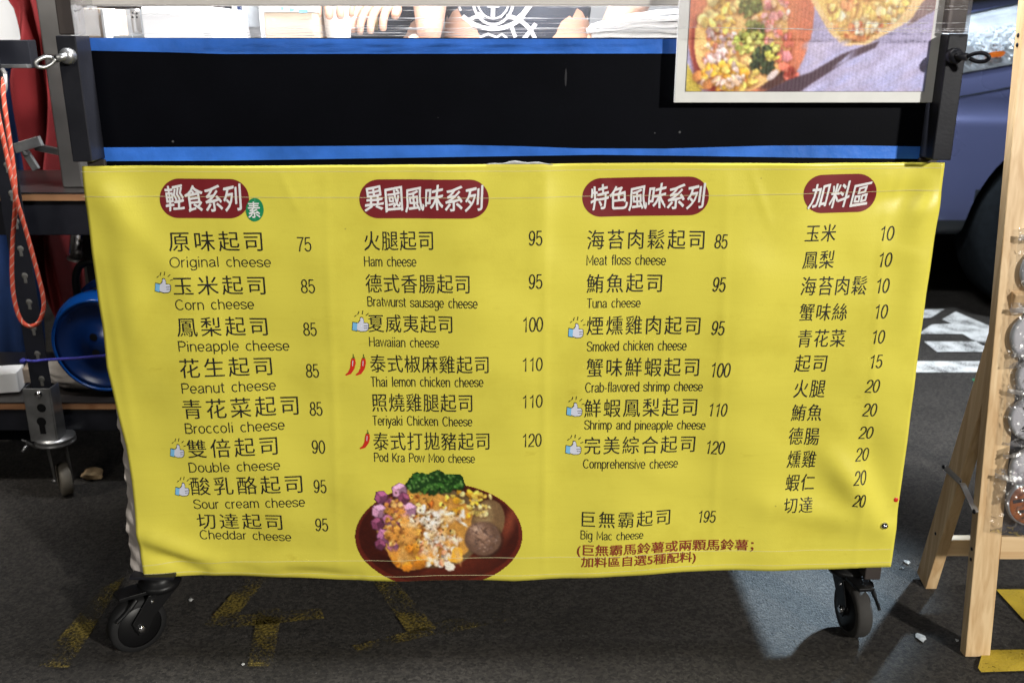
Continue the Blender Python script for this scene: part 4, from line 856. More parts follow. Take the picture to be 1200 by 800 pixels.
for cx_, cy_, rr in ((870, 12, 13), (876, 44, 15)):
    c.bits(90, cx_, cy_, rr, rr, (1.5, 4), [rgb(106, 116, 58), rgb(128, 136, 72), rgb(86, 96, 50), rgb(150, 154, 90)], rag=0.4)
c.bits(50, 872, 54, 20, 12, (2, 5), [rgb(196, 204, 96), rgb(176, 190, 90), rgb(214, 216, 120)])
c.bits(120, 892, 74, 15, 16, (1.5, 4.5), [rgb(50, 62, 44), rgb(66, 80, 50), rgb(36, 46, 36), rgb(90, 100, 60)], rag=0.4); c.bits(24, 902, 66, 8, 10, (2, 4), [rgb(206, 204, 90), rgb(220, 216, 120)])
c.bits(60, 848, 92, 38, 15, (3.5, 8), [rgb(242, 196, 70), rgb(246, 214, 110), rgb(236, 170, 60), rgb(226, 196, 190), rgb(222, 140, 80)])
c.bits(12, 852, 98, 20, 8, (4, 9), [rgb(236, 214, 210), rgb(230, 190, 160)], (0.25, 0.5)); c.bits(10, 926, 90, 8, 8, (3, 6), [rgb(216, 110, 96), rgb(150, 50, 40)])
c.blob(904, 92, 9, 4, rgb(226, 206, 206), -0.7, 0.1)
c.poly([(930, -60), (1110, -80), (1096, -10), (1062, 30), (1016, 56), (986, 58), (968, 42), (944, 8), (928, -16)], rgb(236, 196, 140))
tri = c.poly([(936, -60), (1086, -60), (1074, -8), (1050, 28), (1012, 53), (990, 55), (974, 40), (950, 6)], rgb(240, 200, 120))
c.bits(260, 1015, 2, 56, 58, (3, 8), [rgb(244, 206, 116), rgb(248, 222, 150), rgb(236, 186, 110), rgb(232, 160, 110), rgb(246, 228, 180)], mask=tri)
c.bits(26, 1012, 42, 26, 10, (3, 6), [rgb(226, 150, 96), rgb(210, 110, 70), rgb(240, 220, 190)], mask=tri)
c.poly([(1075, 10), (1092, -8), (1112, -20), (1112, 6), (1060, 36)], rgb(130, 104, 106))
c.poly([(1096, 0), (1112, 0), (1112, 113), (1088, 113)], rgb(150, 160, 206))
for _ in range(26): c.blob(c.r.uniform(950, 1088), c.r.uniform(70, 112), c.r.uniform(14, 34), c.r.uniform(4, 9), [rgb(172, 169, 212), rgb(164, 164, 213), rgb(178, 174, 216)][c.r.integers(3)], -0.5, 0.1, 0.02, soft=0.9)
for _ in range(8): c.blob(c.r.uniform(948, 985), c.r.uniform(52, 82), c.r.uniform(10, 18), c.r.uniform(5, 9), rgb(182, 172, 204), -0.4, 0.1, 0.02, soft=0.9)
c.poly([(893, 113), (925, 97), (952, 88), (985, 68), (1000, 62), (990, 72), (950, 104), (938, 113)], rgb(72, 52, 66))
c.grain(0.03)
lum = c.img.mean(2, keepdims=True); c.img = np.clip(0.93 * c.img + 0.07 * (lum * 0.55 + np.array(rgb(240, 214, 180)) * 0.45), 0, 1); c.img = np.clip(c.img * 1.08 + 0.015, 0, 1)
ytop = -190
def put_board(x, y):
    p = at_y(803 + (x - 799) * 0.985, y, YI)            # the print lies upright on the board: columns follow the board, not the view
    u = (x - 799) / (1092 - 799); X = bx0 + mg + u * (bx1 - bx0 - 2 * mg)
    Z = bb + mg + (111.5 - y) / (111.5 + 190) * (BH - 2 * mg)
    return Vector((X, YI, Z))
c.mesh('photo_print', M['board_print'], board, put_board, True)

# ------------------------------------------------------------------ clear film wrapped round the stall
YW = D - 0.046
fx0, fx1 = at_y(86, 30, YW).x, at_y(1136, 30, YW).x
film = thing('plastic_film', 'clear plastic film wrapped round the stall above the black panel', 'plastic film', (0, YW, 0.94))
FB = [(86, 41), (300, 43), (600, 44), (795, 35), (830, 32), (980, 38), (1136, 40)]
P = []
for i in range(161):
    x = fx0 + (fx1 - fx0) * i / 160; px = 86 + (1136 - 86) * i / 160; zb = at_y(px, interp(FB, px), YW).z; row = []
    for k in range(41):
        z = zb + (1.45 - zb) * k / 40
        row.append(Vector((x, YW - 0.0015 * math.sin(z * 240 + 0.6 * math.sin(x * 7)) - 0.001 * math.sin(z * 95 + x * 4), z)))
    P.append(row)
b = MB(); b.grid(P); b.build('film_sheet', M['film'], film)
for x0, sg in ((fx0, -1), (fx1, 1)):
    b = MB(); b.grid([[Vector((x0 + sg * 0.004 * (i > 0), YW + 0.09 * i / 6, 0.945 + 0.5 * k / 10)) for k in range(11)] for i in range(7)]); b.build('side_wrap', M['film'], film)
rng = np.random.default_rng(2)
for x0, x1, ya, yb_, w in [(92, 200, 17, 17, 0.8), (360, 800, 21, 22.5, 1.4), (330, 640, 23.5, 24, 0.7), (300, 800, 33.2, 33.5, 1.6), (250, 700, 36, 35, 0.7), (250, 780, 38.2, 38.4, 0.9), (240, 640, 41.5, 41.8, 1.0), (90, 640, 39.5, 40, 0.6),
                           (440, 560, 12.5, 12, 0.7), (640, 800, 8.8, 8.2, 0.7), (800, 1130, 31.8, 39, 0.7), (830, 1133, 33.5, 34, 0.6), (1000, 1133, 28, 27, 0.8), (1060, 1134, 12, 11, 0.7), (1050, 1134, 8, 7.5, 0.5), (1080, 1134, 36, 36.5, 1.2), (320, 480, 30, 30.6, 0.5), (480, 790, 27.2, 27.6, 0.5)]:
    b = MB(); N = 60; pts = []
    for i in range(N + 1):
        t = i / N; y = ya + (yb_ - ya) * t + 0.25 * math.sin(t * 23 + x0) + 0.15 * math.sin(t * 71)
        p = at_y(x0 + (x1 - x0) * t, y, YW - 0.003); pts.append(p)
    b.tube(pts, [max(0.0001, w * 0.00058 * (0.7 + 0.5 * math.sin(i * 0.7 + x0)) * math.sin(math.pi * min(1, max(0.03, i / N))) ** 0.3) for i in range(N + 1)], 6); b.build('film_wrinkle', M['strand'], film)

# ------------------------------------------------------------------ behind the film: worktop goods
ZT = zt - 0.003
def goods_box(name, x0, x1, y0, y1, Yf, depth, m, label, cat, z0=None, bevel=0.002, lid=None):
    p, q = at_y(x0, y1, Yf), at_y(x1, y1, Yf); top = at_y(x0, y0, Yf).z; z0 = ZT if z0 is None else z0
    b = MB(); b.box(((p.x + q.x) / 2, Yf + depth / 2, (z0 + top) / 2), (q.x - p.x, depth, top - z0)); o = b.build(name, m, None, bevel); tag(o, label, cat); return o
goods_box('white_box', 168.5, 250, 8, 44, 1.52, 0.20, M['paper'], 'plain white box standing on the cart worktop', 'box')
def with_parts(name, label, cat, loc): return thing(name, label, cat, loc)
# cream cardboard carton with an open flap edge
t = with_parts('cardboard_carton', 'cream cardboard carton at the left end of the worktop', 'carton', at_y(105, 40, 1.5))
p, q = at_y(94, 40, 1.50), at_y(121, 40, 1.50); tp = at_y(100, 9.5, 1.5).z
b = MB(); b.box(((p.x + q.x) / 2, 1.58, (ZT + tp) / 2), (q.x - p.x, 0.16, tp - ZT)); b.build('carton_body', M['card'], t, 0.002)
b = MB(); b.box((q.x + 0.004, 1.52, (ZT + tp) / 2), (0.005, 0.05, tp - ZT - 0.002)); b.build('flap', M['white'], t, 0.001)
# steel utensil rack: tray with two perforated plates
t = with_parts('utensil_rack', 'steel utensil rack with two perforated plates beside the white box', 'rack', at_y(145, 40, 1.55))
p, q = at_y(122, 40, 1.56), at_y(166, 40, 1.56); tp = at_y(140, 10, 1.56).z
b = MB(); b.box(((p.x + q.x) / 2, 1.60, (ZT + tp) / 2), (q.x - p.x, 0.004, tp - ZT)); b.box(((p.x + q.x) / 2, 1.56, ZT + 0.004), (q.x - p.x, 0.08, 0.006)); b.build('rack_back', M['grey_plastic'], t)
for xa, xb, ln in ((123.5, 134.5, 0.0), (152.5, 163, 3.5)):
    b = MB(); P4 = [at_y(xa + ln * k / 6, 10.5 + 30 * k / 6, 1.55) for k in range(7)]; Q4 = [at_y(xb + ln * k / 6, 10.5 + 30 * k / 6, 1.55) for k in range(7)]
    b.grid([P4, Q4]); po = b.build('perforated_plate', M['steel'], t, solid=0.002)
    b = MB()
    for hy in (16, 20.5):
        for hx in (0.28, 0.74):
            b.lathe([(0.0001, 0.0003), (0.0017, 0.0)], at_y(xa + (xb - xa) * hx, hy, 1.5487), (0, -1, 0), 10)
    b.build('plate_holes', M['black_plastic'], po)
# shelf unit seen between boxes
t = with_parts('wire_shelf', 'grey shelf unit with dark folders behind the worktop', 'shelf', at_y(280, 40, 1.95))
b = MB()
for x in (250, 258, 273.5, 285, 306): p = at_y(x, 20, 1.95); b.box((p.x, 1.97, 0.60), (0.0045 if x != 306 else 0.009, 0.03, 1.2))
for z in (0.35, 0.92): p, q = at_y(249, 20, 1.95), at_y(307, 20, 1.95); b.box(((p.x + q.x) / 2, 1.995, z), (q.x - p.x, 0.02, 0.012))
b.build('shelf_frame', M['white'], t)
for xa, xb, mm in ((259, 272, 'dark_cloth'), (275, 284, 'blue_cloth'), (286, 304, 'grey_plastic'), (250.5, 257, 'grey_plastic')):
    p, q = at_y(xa, 32, 1.96), at_y(xb, 32, 1.96); b = MB(); b.box(((p.x + q.x) / 2, 1.985, p.z + 0.06), (q.x - p.x, 0.02, 0.12)); b.build('folder', M[mm], t, 0.001)
# beige carton with a blue printed white lid
t = with_parts('beige_carton', 'beige carton with a white lid marked in blue', 'carton', at_y(335, 40, 1.6))
p, q = at_y(311, 40, 1.6), at_y(368, 40, 1.6); tp = at_y(335, 15, 1.6).z
b = MB(); b.box(((p.x + q.x) / 2, 1.7, (ZT + tp) / 2), (q.x - p.x, 0.2, tp - ZT)); b.build('carton_body', M['card'], t, 0.002)
b = MB(); b.box(((p.x + q.x) / 2, 1.7, tp + 0.009), (q.x - p.x + 0.004, 0.204, 0.017)); lo_ = b.build('lid', M['white'], t, 0.002)
b = MB()
for xa, xb, yy in ((329, 333, 11), (339, 345, 12.5), (350, 361, 14)):
    P4 = [at_y(xa, yy - 2.5, 1.597), at_y(xb, yy - 2.2, 1.597), at_y(xb - 1, yy + 1, 1.597), at_y(xa + 0.5, yy + 1.5, 1.597)]; b.add(P4, [(0, 1, 2, 3)])
b.build('lid_marks', M['cuff_ink'], lo_)
# plastic cup the seller holds, white tray on the right
t = thing('paper_cup', 'pale paper cup under the seller\'s fingers', 'cup', at_y(393, 40, 1.66))
b = MB(); p = at_y(394, 34, 1.66); b.lathe([(0.0001, 0), (0.020, 0), (0.026, 0.062), (0.0275, 0.064), (0.0255, 0.064), (0.0195, 0.003), (0.0001, 0.003)], (p.x, 1.68, ZT), (0, 0, 1), 24); b.build('cup_body', M['paper'], t)
b = MB(); b.lathe([(0.0262, 0.060), (0.0285, 0.062), (0.0285, 0.066), (0.0262, 0.067)], (p.x, 1.68, ZT), (0, 0, 1), 24); b.build('cup_rim', M['white'], t)
t = thing('paper_bag_stack', 'overlit stack of white paper bags at the right of the worktop', 'paper bags', at_y(745, 44, 1.5))
p, q = at_y(699, 44, 1.46), at_y(812, 44, 1.46)
for k in range(5):
    b = MB(); n = 14; P4 = []
    for i in range(n + 1):
        x = p.x + (q.x - p.x) * (i / n); zl = ZT + 0.006 + k * (0.004 + 0.0045 * min(1, i / n * 1.6)) + 0.001 * math.sin(i * 0.9 + k)
        P4.append([Vector((x + 0.004 * math.sin(k * 2.1), 1.46 + 0.16 * j / 5 + 0.005 * math.sin(k * 1.7), zl + 0.0012 * math.sin(j * 1.3 + i * 0.4))) for j in range(6)])
    b.grid(P4); b.build('paper_bag', M['paper'], t, solid=0.0074)

# ------------------------------------------------------------------ people behind the cart
def skin(name, joints, edges, m, parent, root=0, sub=2):
    me = bpy.data.meshes.new(name); org = Vector(parent.location) if parent.parent is None else Vector(parent.parent.location)
    me.from_pydata([tuple(Vector(j[0]) - org) for j in joints], edges, []); me.materials.append(m)
    o = bpy.data.objects.new(name, me); C.objects.link(o); o.parent = parent
    if parent.parent is not None: pass
    md = o.modifiers.new('skin', 'SKIN'); md.use_smooth_shade = True
    sv = me.skin_vertices[0].data
    for i, j in enumerate(joints):
        r = j[1]; sv[i].radius = r if isinstance(r, tuple) else (r, r); sv[i].use_root = (i == root)
    s = o.modifiers.new('sub', 'SUBSURF'); s.levels = sub; s.render_levels = sub
    return o
def person(label, x, y, arms, tee, emblem=False, height=1.66):
    k = height / 1.7; z = lambda v: v * k
    root = thing('person', label, 'person', (x, y, 0))
    J = [((x, y, z(0.93)), (0.150, 0.105)), ((x, y, z(1.08)), (0.138, 0.098)), ((x, y + 0.005, z(1.24)), (0.158, 0.108)), ((x, y + 0.01, z(1.38)), (0.13, 0.085)),
         ((x, y, z(1.46)), 0.056), ((x, y - 0.02, z(1.54)), (0.072, 0.080)), ((x, y - 0.015, z(1.62)), (0.076, 0.092)), ((x, y - 0.01, z(1.675)), (0.058, 0.07))]
    E = [(i, i + 1) for i in range(7)]
    for sd in (-1, 1):
        n = len(J); J += [((x + sd * 0.085, y, z(0.86)), 0.088), ((x + sd * 0.095, y - 0.01, z(0.48)), 0.058), ((x + sd * 0.10, y + 0.01, z(0.10)), 0.040), ((x + sd * 0.105, y - 0.10, z(0.035)), 0.034)]
        E += [(0, n), (n, n + 1), (n + 1, n + 2), (n + 2, n + 3)]
    hands = []
    for sd, el, wr in arms:
        n = len(J); sh = Vector((x + sd * 0.165, y + 0.01, z(1.385))); el, wr = Vector(el), Vector(wr); mid = (el + wr) / 2
        hd = (wr - el).normalized(); palm = wr + hd * 0.045
        J += [(tuple(sh), 0.056), (tuple(el), 0.041), (tuple(mid), 0.036), (tuple(wr), 0.026), (tuple(palm), (0.034, 0.018))]
        E += [(3, n), (n, n + 1), (n + 1, n + 2), (n + 2, n + 3), (n + 3, n + 4)]; hands.append((wr, hd, palm, sd))
    body = skin('body', J, E, M['skin'], root)
    for wr, hd, palm, sd in hands:                           # five fingers rooted in the palm
        side = hd.cross(Vector((0, 0, 1))).normalized(); dn = side.cross(hd).normalized()
        if dn.z > 0: dn = -dn
        for i, ln in enumerate((0.064, 0.074, 0.070, 0.054)):
            o = palm + side * (0.028 - 0.0185 * i) + hd * 0.006
            fj = [(tuple(o), 0.0088), (tuple(o + hd * ln * 0.45 + dn * 0.004), 0.0085), (tuple(o + hd * ln * 0.75 + dn * 0.016), 0.0078), (tuple(o + hd * ln * 0.88 + dn * 0.032), 0.0066)]
            skin('finger', fj, [(0, 1), (1, 2), (2, 3)], M['skin'], root, 0, 1)
        ts = side * (1 if sd > 0 else -1) * -1
        o = palm - hd * 0.02 + ts * 0.02
        skin('thumb', [(tuple(o), 0.012), (tuple(o + ts * 0.02 + hd * 0.026 + dn * 0.006), 0.0105), (tuple(o + ts * 0.022 + hd * 0.05 + dn * 0.016), 0.0085)], [(0, 1), (1, 2)], M['skin'], root, 0, 1)
    # clothes
    TJ = [((x, y, z(0.86)), (0.165, 0.118)), ((x, y, z(1.08)), (0.158, 0.116)), ((x, y + 0.005, z(1.24)), (0.170, 0.120)), ((x, y + 0.01, z(1.38)), (0.137, 0.094)), ((x, y, z(1.435)), 0.068)]
    TE = [(0, 1), (1, 2), (2, 3), (3, 4)]
    for sd, el, wr in arms:
        n = len(TJ); sh = Vector((x + sd * 0.165, y + 0.01, z(1.385))); el = Vector(el)
        TJ += [(tuple(sh), 0.070), (tuple(sh.lerp(el, 0.72)), 0.064)]; TE += [(3, n), (n, n + 1)]
    shirt = skin('shirt', TJ, TE, M[tee], root)
    PJ = [((x, y, z(0.95)), (0.158, 0.112))]; PE = []
    for sd in (-1, 1):
        n = len(PJ); PJ += [((x + sd * 0.085, y, z(0.86)), 0.098), ((x + sd * 0.095, y - 0.005, z(0.48)), 0.072), ((x + sd * 0.10, y + 0.01, z(0.09)), 0.060)]; PE += [(0, n), (n, n + 1), (n + 1, n + 2)]
    skin('trousers', PJ, PE, M['denim'], root)
    b = MB()
    for sd in (-1, 1):
        b.lathe([(0.0001, 0.012), (0.006, 0.011), (0.0105, 0.004), (0.0105, 0)], (x + sd * 0.032, y - 0.098, z(1.60)), (0, -1, 0), 12)
    b.build('eyes', M['hair'], root)
    b = MB(); b.prism([(x - 0.012, y - 0.095, z(1.565)), (x + 0.012, y - 0.095, z(1.565)), (x, y - 0.095, z(1.61))], (0, -0.022, 0)); b.build('nose', M['skin'], root, 0.005)
    b = MB(); b.tube(catmull([(x - 0.024, y - 0.088, z(1.535)), (x, y - 0.098, z(1.532)), (x + 0.024, y - 0.088, z(1.535))], 5), 0.0045, 8); b.build('mouth', M['red_ink'], root)
    for sd in (-1, 1):
        b = MB(); b.lathe([(0.0001, 0.012), (0.012, 0.010), (0.02, 0.0), (0.012, -0.006)], (x + sd * 0.076, y - 0.005, z(1.59)), (sd, 0, 0), 14); b.build('ear', M['skin'], root)
    skin('hair', [((x, y + 0.035, z(1.60)), (0.078, 0.070)), ((x, y + 0.022, z(1.665)), (0.080, 0.086)), ((x, y + 0.0, z(1.705)), (0.062, 0.075))], [(0, 1), (1, 2)], M['hair'], root)
    return root, shirt
YA = 1.98
def A(px, py, Y): return tuple(at_y(px, py, Y))
pA, shirtA = person('person in slate T-shirt with large white round emblem reaching for white paper bags', at_y(606, 20, YA).x, YA,
       [(-1, A(505, -40, 1.95), A(503, 34, 1.75)), (1, A(752, -20, 1.90), A(722, 30, 1.62))], 'tee', True)
pB, shirtB = person('person in charcoal clothes holding a paper cup beside the beige carton', at_y(440, 20, 2.12).x, 2.12,
       [(-1, A(372, -60, 2.05), A(386, -18, 1.75)), (1, A(500, -40, 2.0), A(454, -4, 1.82))], 'dark_cloth')
b = MB(); L = []
for i in range(18): L.append(Vector((at_y(441, 20, 1.98).x + 0.002 * math.sin(i), 1.985 - 0.002, 1.36 - 0.40 * i / 17)))
b.tube(L, 0.004, 6); b.build('lanyard', mat('yellow_lanyard', (0.55, 0.42, 0.18), 0.6), pB)

# emblem: printed white strokes laid on the shirt front
bpy.context.view_layer.update()
dg = bpy.context.evaluated_depsgraph_get()
def bvh_of(o):
    ev = o.evaluated_get(dg); me = ev.to_mesh(); mw = ev.matrix_world
    t_ = BVHTree.FromPolygons([mw @ v.co for v in me.vertices], [tuple(p.vertices) for p in me.polygons]); ev.to_mesh_clear(); return t_
tA = bvh_of(shirtA)
def on_shirt(px, py):
    d = ray(px, py); o = Vector((0, 0, HC)); h = tA.ray_cast(o, d.normalized())
    return (h[0] - d.normalized() * 0.0022) if h[0] else None
b = MB()
def stroke(pts, w):
    pts = [Vector((p[0], p[1], 0)) for p in pts]; Pp = []
    for i, p in enumerate(pts):
        t_ = (pts[min(i + 1, len(pts) - 1)] - pts[max(i - 1, 0)]).normalized(); n_ = Vector((-t_.y, t_.x, 0))
        r = [on_shirt(p.x + n_.x * w * k, p.y + n_.y * w * k) for k in (-1, 0, 1)]
        if None in r:
            if len(Pp) > 1: b.grid(Pp)
            Pp = []
        else: Pp.append(r)
    if len(Pp) > 1: b.grid(Pp)
arc = lambda cx, cy, rx, ry, a0, a1, n=36: [(cx + rx * math.cos(R(a0 + (a1 - a0) * i / n)), cy + ry * math.sin(R(a0 + (a1 - a0) * i / n))) for i in range(n + 1)]
stroke(arc(578, -2, 24, 31, -180, 180, 70), 1.5); stroke(arc(578, -2, 19, 24, 5, 175), 1.0)
stroke([(578, -14), (578, 6), (577.5, 20)], 2.4); stroke([(571, 8), (585, 8)], 0.9); stroke([(560, 15), (567, 21)], 1.2); stroke([(594, 12), (586, 21)], 1.2)
stroke(arc(578, -30, 56, 64, 50, 130), 2.6); stroke([(605, 24), (613, 17), (622, 5), (630, -10)], 3.0)
stroke(arc(590, 62, 40, 43, -85, -10), 2.4); stroke(arc(560, 58, 22, 38, -160, -80), 2.2); stroke([(552, 30), (549, 44)], 2.0); stroke([(536, 46), (540, 32), (546, 24)], 1.6)
stroke([(562, 44), (572, 40), (582, 44), (588, 40), (594, 45)], 1.5); stroke([(599, 30), (604, 44)], 2.2); stroke([(612, 48), (622, 36), (628, 28)], 2.4); stroke([(538, 8), (540, 13)], 1.4)
em = MB(); em = b.build('shirt_emblem', M['white_ink'], pA)
for o_ in [o for o in C.objects if o.parent is pA and o.name.startswith('shirt_emblem')]: pass

# back wall of the stall
t = thing('stall_backdrop', 'pale grey canvas back wall hanging behind the sellers', 'canvas wall', (0.1, 3.1, 0))
b = MB(); b.grid([[Vector((-0.95 + 2.0 * i / 40, 3.1 + 0.012 * math.sin(i * 0.9) + 0.006 * math.sin(i * 2.3), 2.3 * k / 6)) for k in range(7)] for i in range(41)]); b.build('canvas_sheet', mat('pale_canvas', (0.42, 0.43, 0.45), 0.8), t)
b = MB(); b.box((0.05, 3.1, 2.31), (2.04, 0.03, 0.03)); b.build('support_bar', M['steel'], t, 0.002)

# ------------------------------------------------------------------ neighbour's table on the left
tbl = thing('neighbour_table', 'low black wheeled table with plywood edges and a slotted black leg at left', 'table', (-1.0, 2.1, 0))
TY, TZ = 1.87, 0.652
b = MB(); b.box((-1.06, TY + 0.17, TZ - 0.0015), (0.52, 0.34, 0.003)); b.build('table_top', M['ply_top'], tbl)
b = MB(); b.box((-1.06, TY + 0.17, TZ - 0.010), (0.519, 0.339, 0.0135)); b.build('top_plywood', M['ply_edge'], tbl)
for y_ in (0.012, 0.32):
    b = MB(); b.box((-1.06, TY + y_, TZ - 0.052), (0.51, 0.016, 0.070)); b.build('apron', M['black_steel'], tbl, 0.001)
SZ = 0.205
b = MB(); b.box((-1.02, TY + 0.17, SZ - 0.0015), (0.56, 0.34, 0.003)); b.build('lower_shelf', M['ply_top'], tbl)
b = MB(); b.box((-1.02, TY + 0.17, SZ - 0.010), (0.559, 0.339, 0.013)); b.build('shelf_plywood', M['ply_edge'], tbl)
b = MB(); b.box((-1.02, TY + 0.012, SZ - 0.042), (0.55, 0.016, 0.050)); b.build('shelf_apron', M['black_steel'], tbl, 0.001)
lx, ly = at_y(50, 455, 1.838).x, 1.838
b = MB(); b.box((lx, ly, 0.59), (0.038, 0.004, 0.80)); b.box((lx - 0.0205, ly + 0.017, 0.59), (0.003, 0.038, 0.80)); lg = b.build('leg', M['black_steel'], tbl)
MSL = mat('slot_grey', (0.10, 0.095, 0.085), 0.8)
for i in range(10):
    z = 0.27 + i * 0.055; b = MB(); b.lathe([(0.0001, 0.0006), (0.0062, 0.0004), (0.0066, 0)], (lx + 0.002, ly - 0.0022, z), (0, -1, 0), 12); b.box((lx + 0.002, ly - 0.0024, z - 0.008), (0.006, 0.0008, 0.014)); b.build('leg_slot', MSL, lg)
b = MB(); b.box((-0.80, ly + 0.33, 0.35), (0.035, 0.035, 0.6)); b.box((lx, ly + 0.33, 0.35), (0.035, 0.035, 0.6)); b.build('rear_leg', M['black_steel'], tbl)
zb0, zb1 = at_y(46, 455, 1.815).z, at_y(46, 517, 1.815).z; bxm = at_y(48, 490, 1.815).x
b = MB(); b.box((bxm, 1.815, (zb0 + zb1) / 2), (0.052, 0.003, zb0 - zb1))
for k in (-1, 1): b.box((bxm + k * 0.0275, 1.834, (zb0 + zb1) / 2), (0.003, 0.038, zb0 - zb1))
br = b.build('zinc_bracket', M['zinc'], tbl, 0.0008)
b = MB()
for yy, rr in ((478, 0.0095), (494, 0.010)): p = at_y(48.5, yy, 1.813); b.lathe([(0.0001, 0.0003), (rr, 0.0)], (p.x, 1.8132, p.z), (0, -1, 0), 18)
p = at_y(50, 503, 1.813); b.box((p.x, 1.8128, p.z), (0.012, 0.0006, 0.02)); b.build('bracket_holes', M['black_plastic'], br)
b = MB(); p = at_y(45, 462, 1.813); b.lathe([(0.0001, 0.006), (0.004, 0.006), (0.008, 0.003), (0.0085, 0)], (p.x, 1.8135, p.z), (0, -1, 0.1), 14); b.build('bracket_bolt', M['chrome'], br)
cz = zb1
cs = MB(); cs.lathe([(0.0001, 0.0), (0.040, 0.0), (0.041, 0.004), (0.036, 0.007), (0.040, 0.010), (0.040, 0.014), (0.0001, 0.014)], (bxm + 0.01, 1.84, cz - 0.012), (0, 0, 1), 30); co = cs.build('caster', M['zinc'], tbl)
wc = Vector((bxm + 0.012, 1.848, 0.036)); wn_ = Vector((-0.82, -0.57, 0)).normalized(); wd = Vector((0.57, -0.82, 0))
b = MB()
for k in (-1, 1):
    o = wn_ * (0.017 * k); q0 = Vector((bxm + 0.01, 1.84, cz - 0.012)) + o
    b.prism([q0 - wd * 0.024, q0 + wd * 0.024, wc + o + wd * 0.010 - Vector((0, 0, 0.008)), wc + o - wd * 0.010 - Vector((0, 0, 0.008))], wn_ * 0.002)
b.build('fork', M['zinc'], co)
b = MB(); b.lathe([(0.006, -0.012), (0.024, -0.012), (0.033, -0.011), (0.036, -0.007), (0.036, 0.007), (0.033, 0.011), (0.024, 0.012), (0.006, 0.012)], wc, wn_, 36); b.build('wheel', mat('beige_rubber', (0.17, 0.15, 0.12), 0.6), co)
b = MB(); b.lathe([(0.0001, 0.006), (0.005, 0.006), (0.006, 0)], wc + wn_ * 0.019, wn_, 6); b.build('axle_nut', M['zinc'], co)
b = MB(); b.bar(at_y(28, 516, 1.81), at_y(42, 524, 1.83), 0.016, 0.003); b.build('brake_lever', M['zinc'], co)
b = MB(); b.tube([at_y(33, 520, 1.815), at_y(26, 529, 1.80)], 0.003, 8); b.build('brake_tab', M['zinc'], co)

# the neighbour's stainless post, beam, clamps
pb = at_y(86, 222, 1.93); b = MB(); b.box((pb.x, 1.95, (TZ + 2.2) / 2), (0.042, 0.042, 2.2 - TZ)); 
t = thing('steel_post', 'square stainless steel post standing on the black table', 'post', (pb.x, 1.95, TZ)); b.build('post_tube', M['worn_steel'], t, 0.003)
b = MB(); b.box((pb.x, 1.95, TZ + 0.26), (0.045, 0.045, 0.004)); b.build('joint_ring', M['brown_tube'], t)
bz0, bz1 = at_y(20, 47, 1.90).z, at_y(20, 80, 1.90).z
b = MB(); b.box((-1.34, 1.90, (bz0 + bz1) / 2), (0.83, 0.03, bz0 - bz1)); t = thing('steel_beam', 'dark steel beam running left from the stainless post', 'beam', (-1.35, 1.9, bz1)); b.build('beam_web', M['black_steel'], t, 0.002)
b = MB(); b.box((-1.34, 1.892, bz1 + 0.004), (0.828, 0.05, 0.007)); b.build('beam_flange', M['zinc'], t, 0.001)
t = thing('metal_clamp', 'grey metal clamp plate hooked near the red cloth', 'clamp', at_y(33, 170, 1.96))
b = MB(); b.bar(at_y(18, 174, 1.95), at_y(48, 165, 1.95), 0.012, 0.020); b.build('clamp_plate', M['zinc'], t, 0.001)
b = MB(); b.bar(at_y(30, 178, 1.955), at_y(43, 199, 1.955), 0.010, 0.014); b.tube([at_y(28, 173, 1.95), at_y(30, 182, 1.95)], 0.006, 8); b.build('clamp_jaw', M['zinc'], t, 0.001)
b = MB(); b.bar(at_y(42, 172, 1.97), at_y(70, 178, 1.97), 0.012, 0.014); b.build('clamp_arm', M['zinc'], t, 0.001)

# cloths hanging behind
def drape(name, label, px_l, px_r, y0, y1, Y, m, amp, waves, seed, cat='cloth', clip=None):
    rg = np.random.default_rng(seed); ph = rg.uniform(0, 6, 6); Pp = []
    for j in range(41):
        y = y0 + (y1 - y0) * j / 40; row = []
        for i in range(49):
            s = i / 48; x = interp(px_l, y) + (interp(px_r, y) - interp(px_l, y)) * s; p = at_y(x, y, Y)
            p.y += amp * (math.sin(s * waves + ph[0] + 1.5 * math.sin(j * 0.12 + ph[1])) + 0.5 * math.sin(s * waves * 2.1 + j * 0.17 + ph[2]) + 0.5 * math.sin(j * 0.33 + s * 2.5 + ph[3])); row.append(p)
        Pp.append(row)
    b = MB(); b.grid(Pp); o = b.build(name, m, None, solid=0.002); tag(o, label, cat); return o
drape('hanging_cloth', 'bright red creased cloth hanging behind the stainless post', [(-60, 0), (0, 13), (12, 22), (45, 32), (90, 25), (160, 30), (330, 52), (420, 66)], [(-60, 70), (60, 70), (200, 74), (330, 84), (420, 92)], -60, 410, 2.34, M['red_cloth'], 0.045, 8, 4)
drape('hanging_cloth', 'navy blue cloth hanging left of the red cloth', [(60, -40), (180, -30), (420, -10)], [(60, 32), (160, 34), (420, 50)], 62, 420, 2.46, M['blue_cloth'], 0.018, 6, 8)
b = MB(); p, q = at_y(-80, 60, 2.9), at_y(70, -120, 2.9)
t = thing('white_banner', 'bright white sheet behind the red cloth at upper left', 'panel', ((p.x + q.x) / 2, 2.9, 0.0)); b.box(((p.x + q.x) / 2, 2.9, 1.10), (q.x - p.x, 0.02, 0.70)); b.build('panel_sheet', M['white'], t, 0.003)
b = MB()
for x in (p.x + 0.03, q.x - 0.03): b.box((x, 2.93, 0.72), (0.03, 0.03, 1.44))
b.build('panel_legs', M['steel'], t)

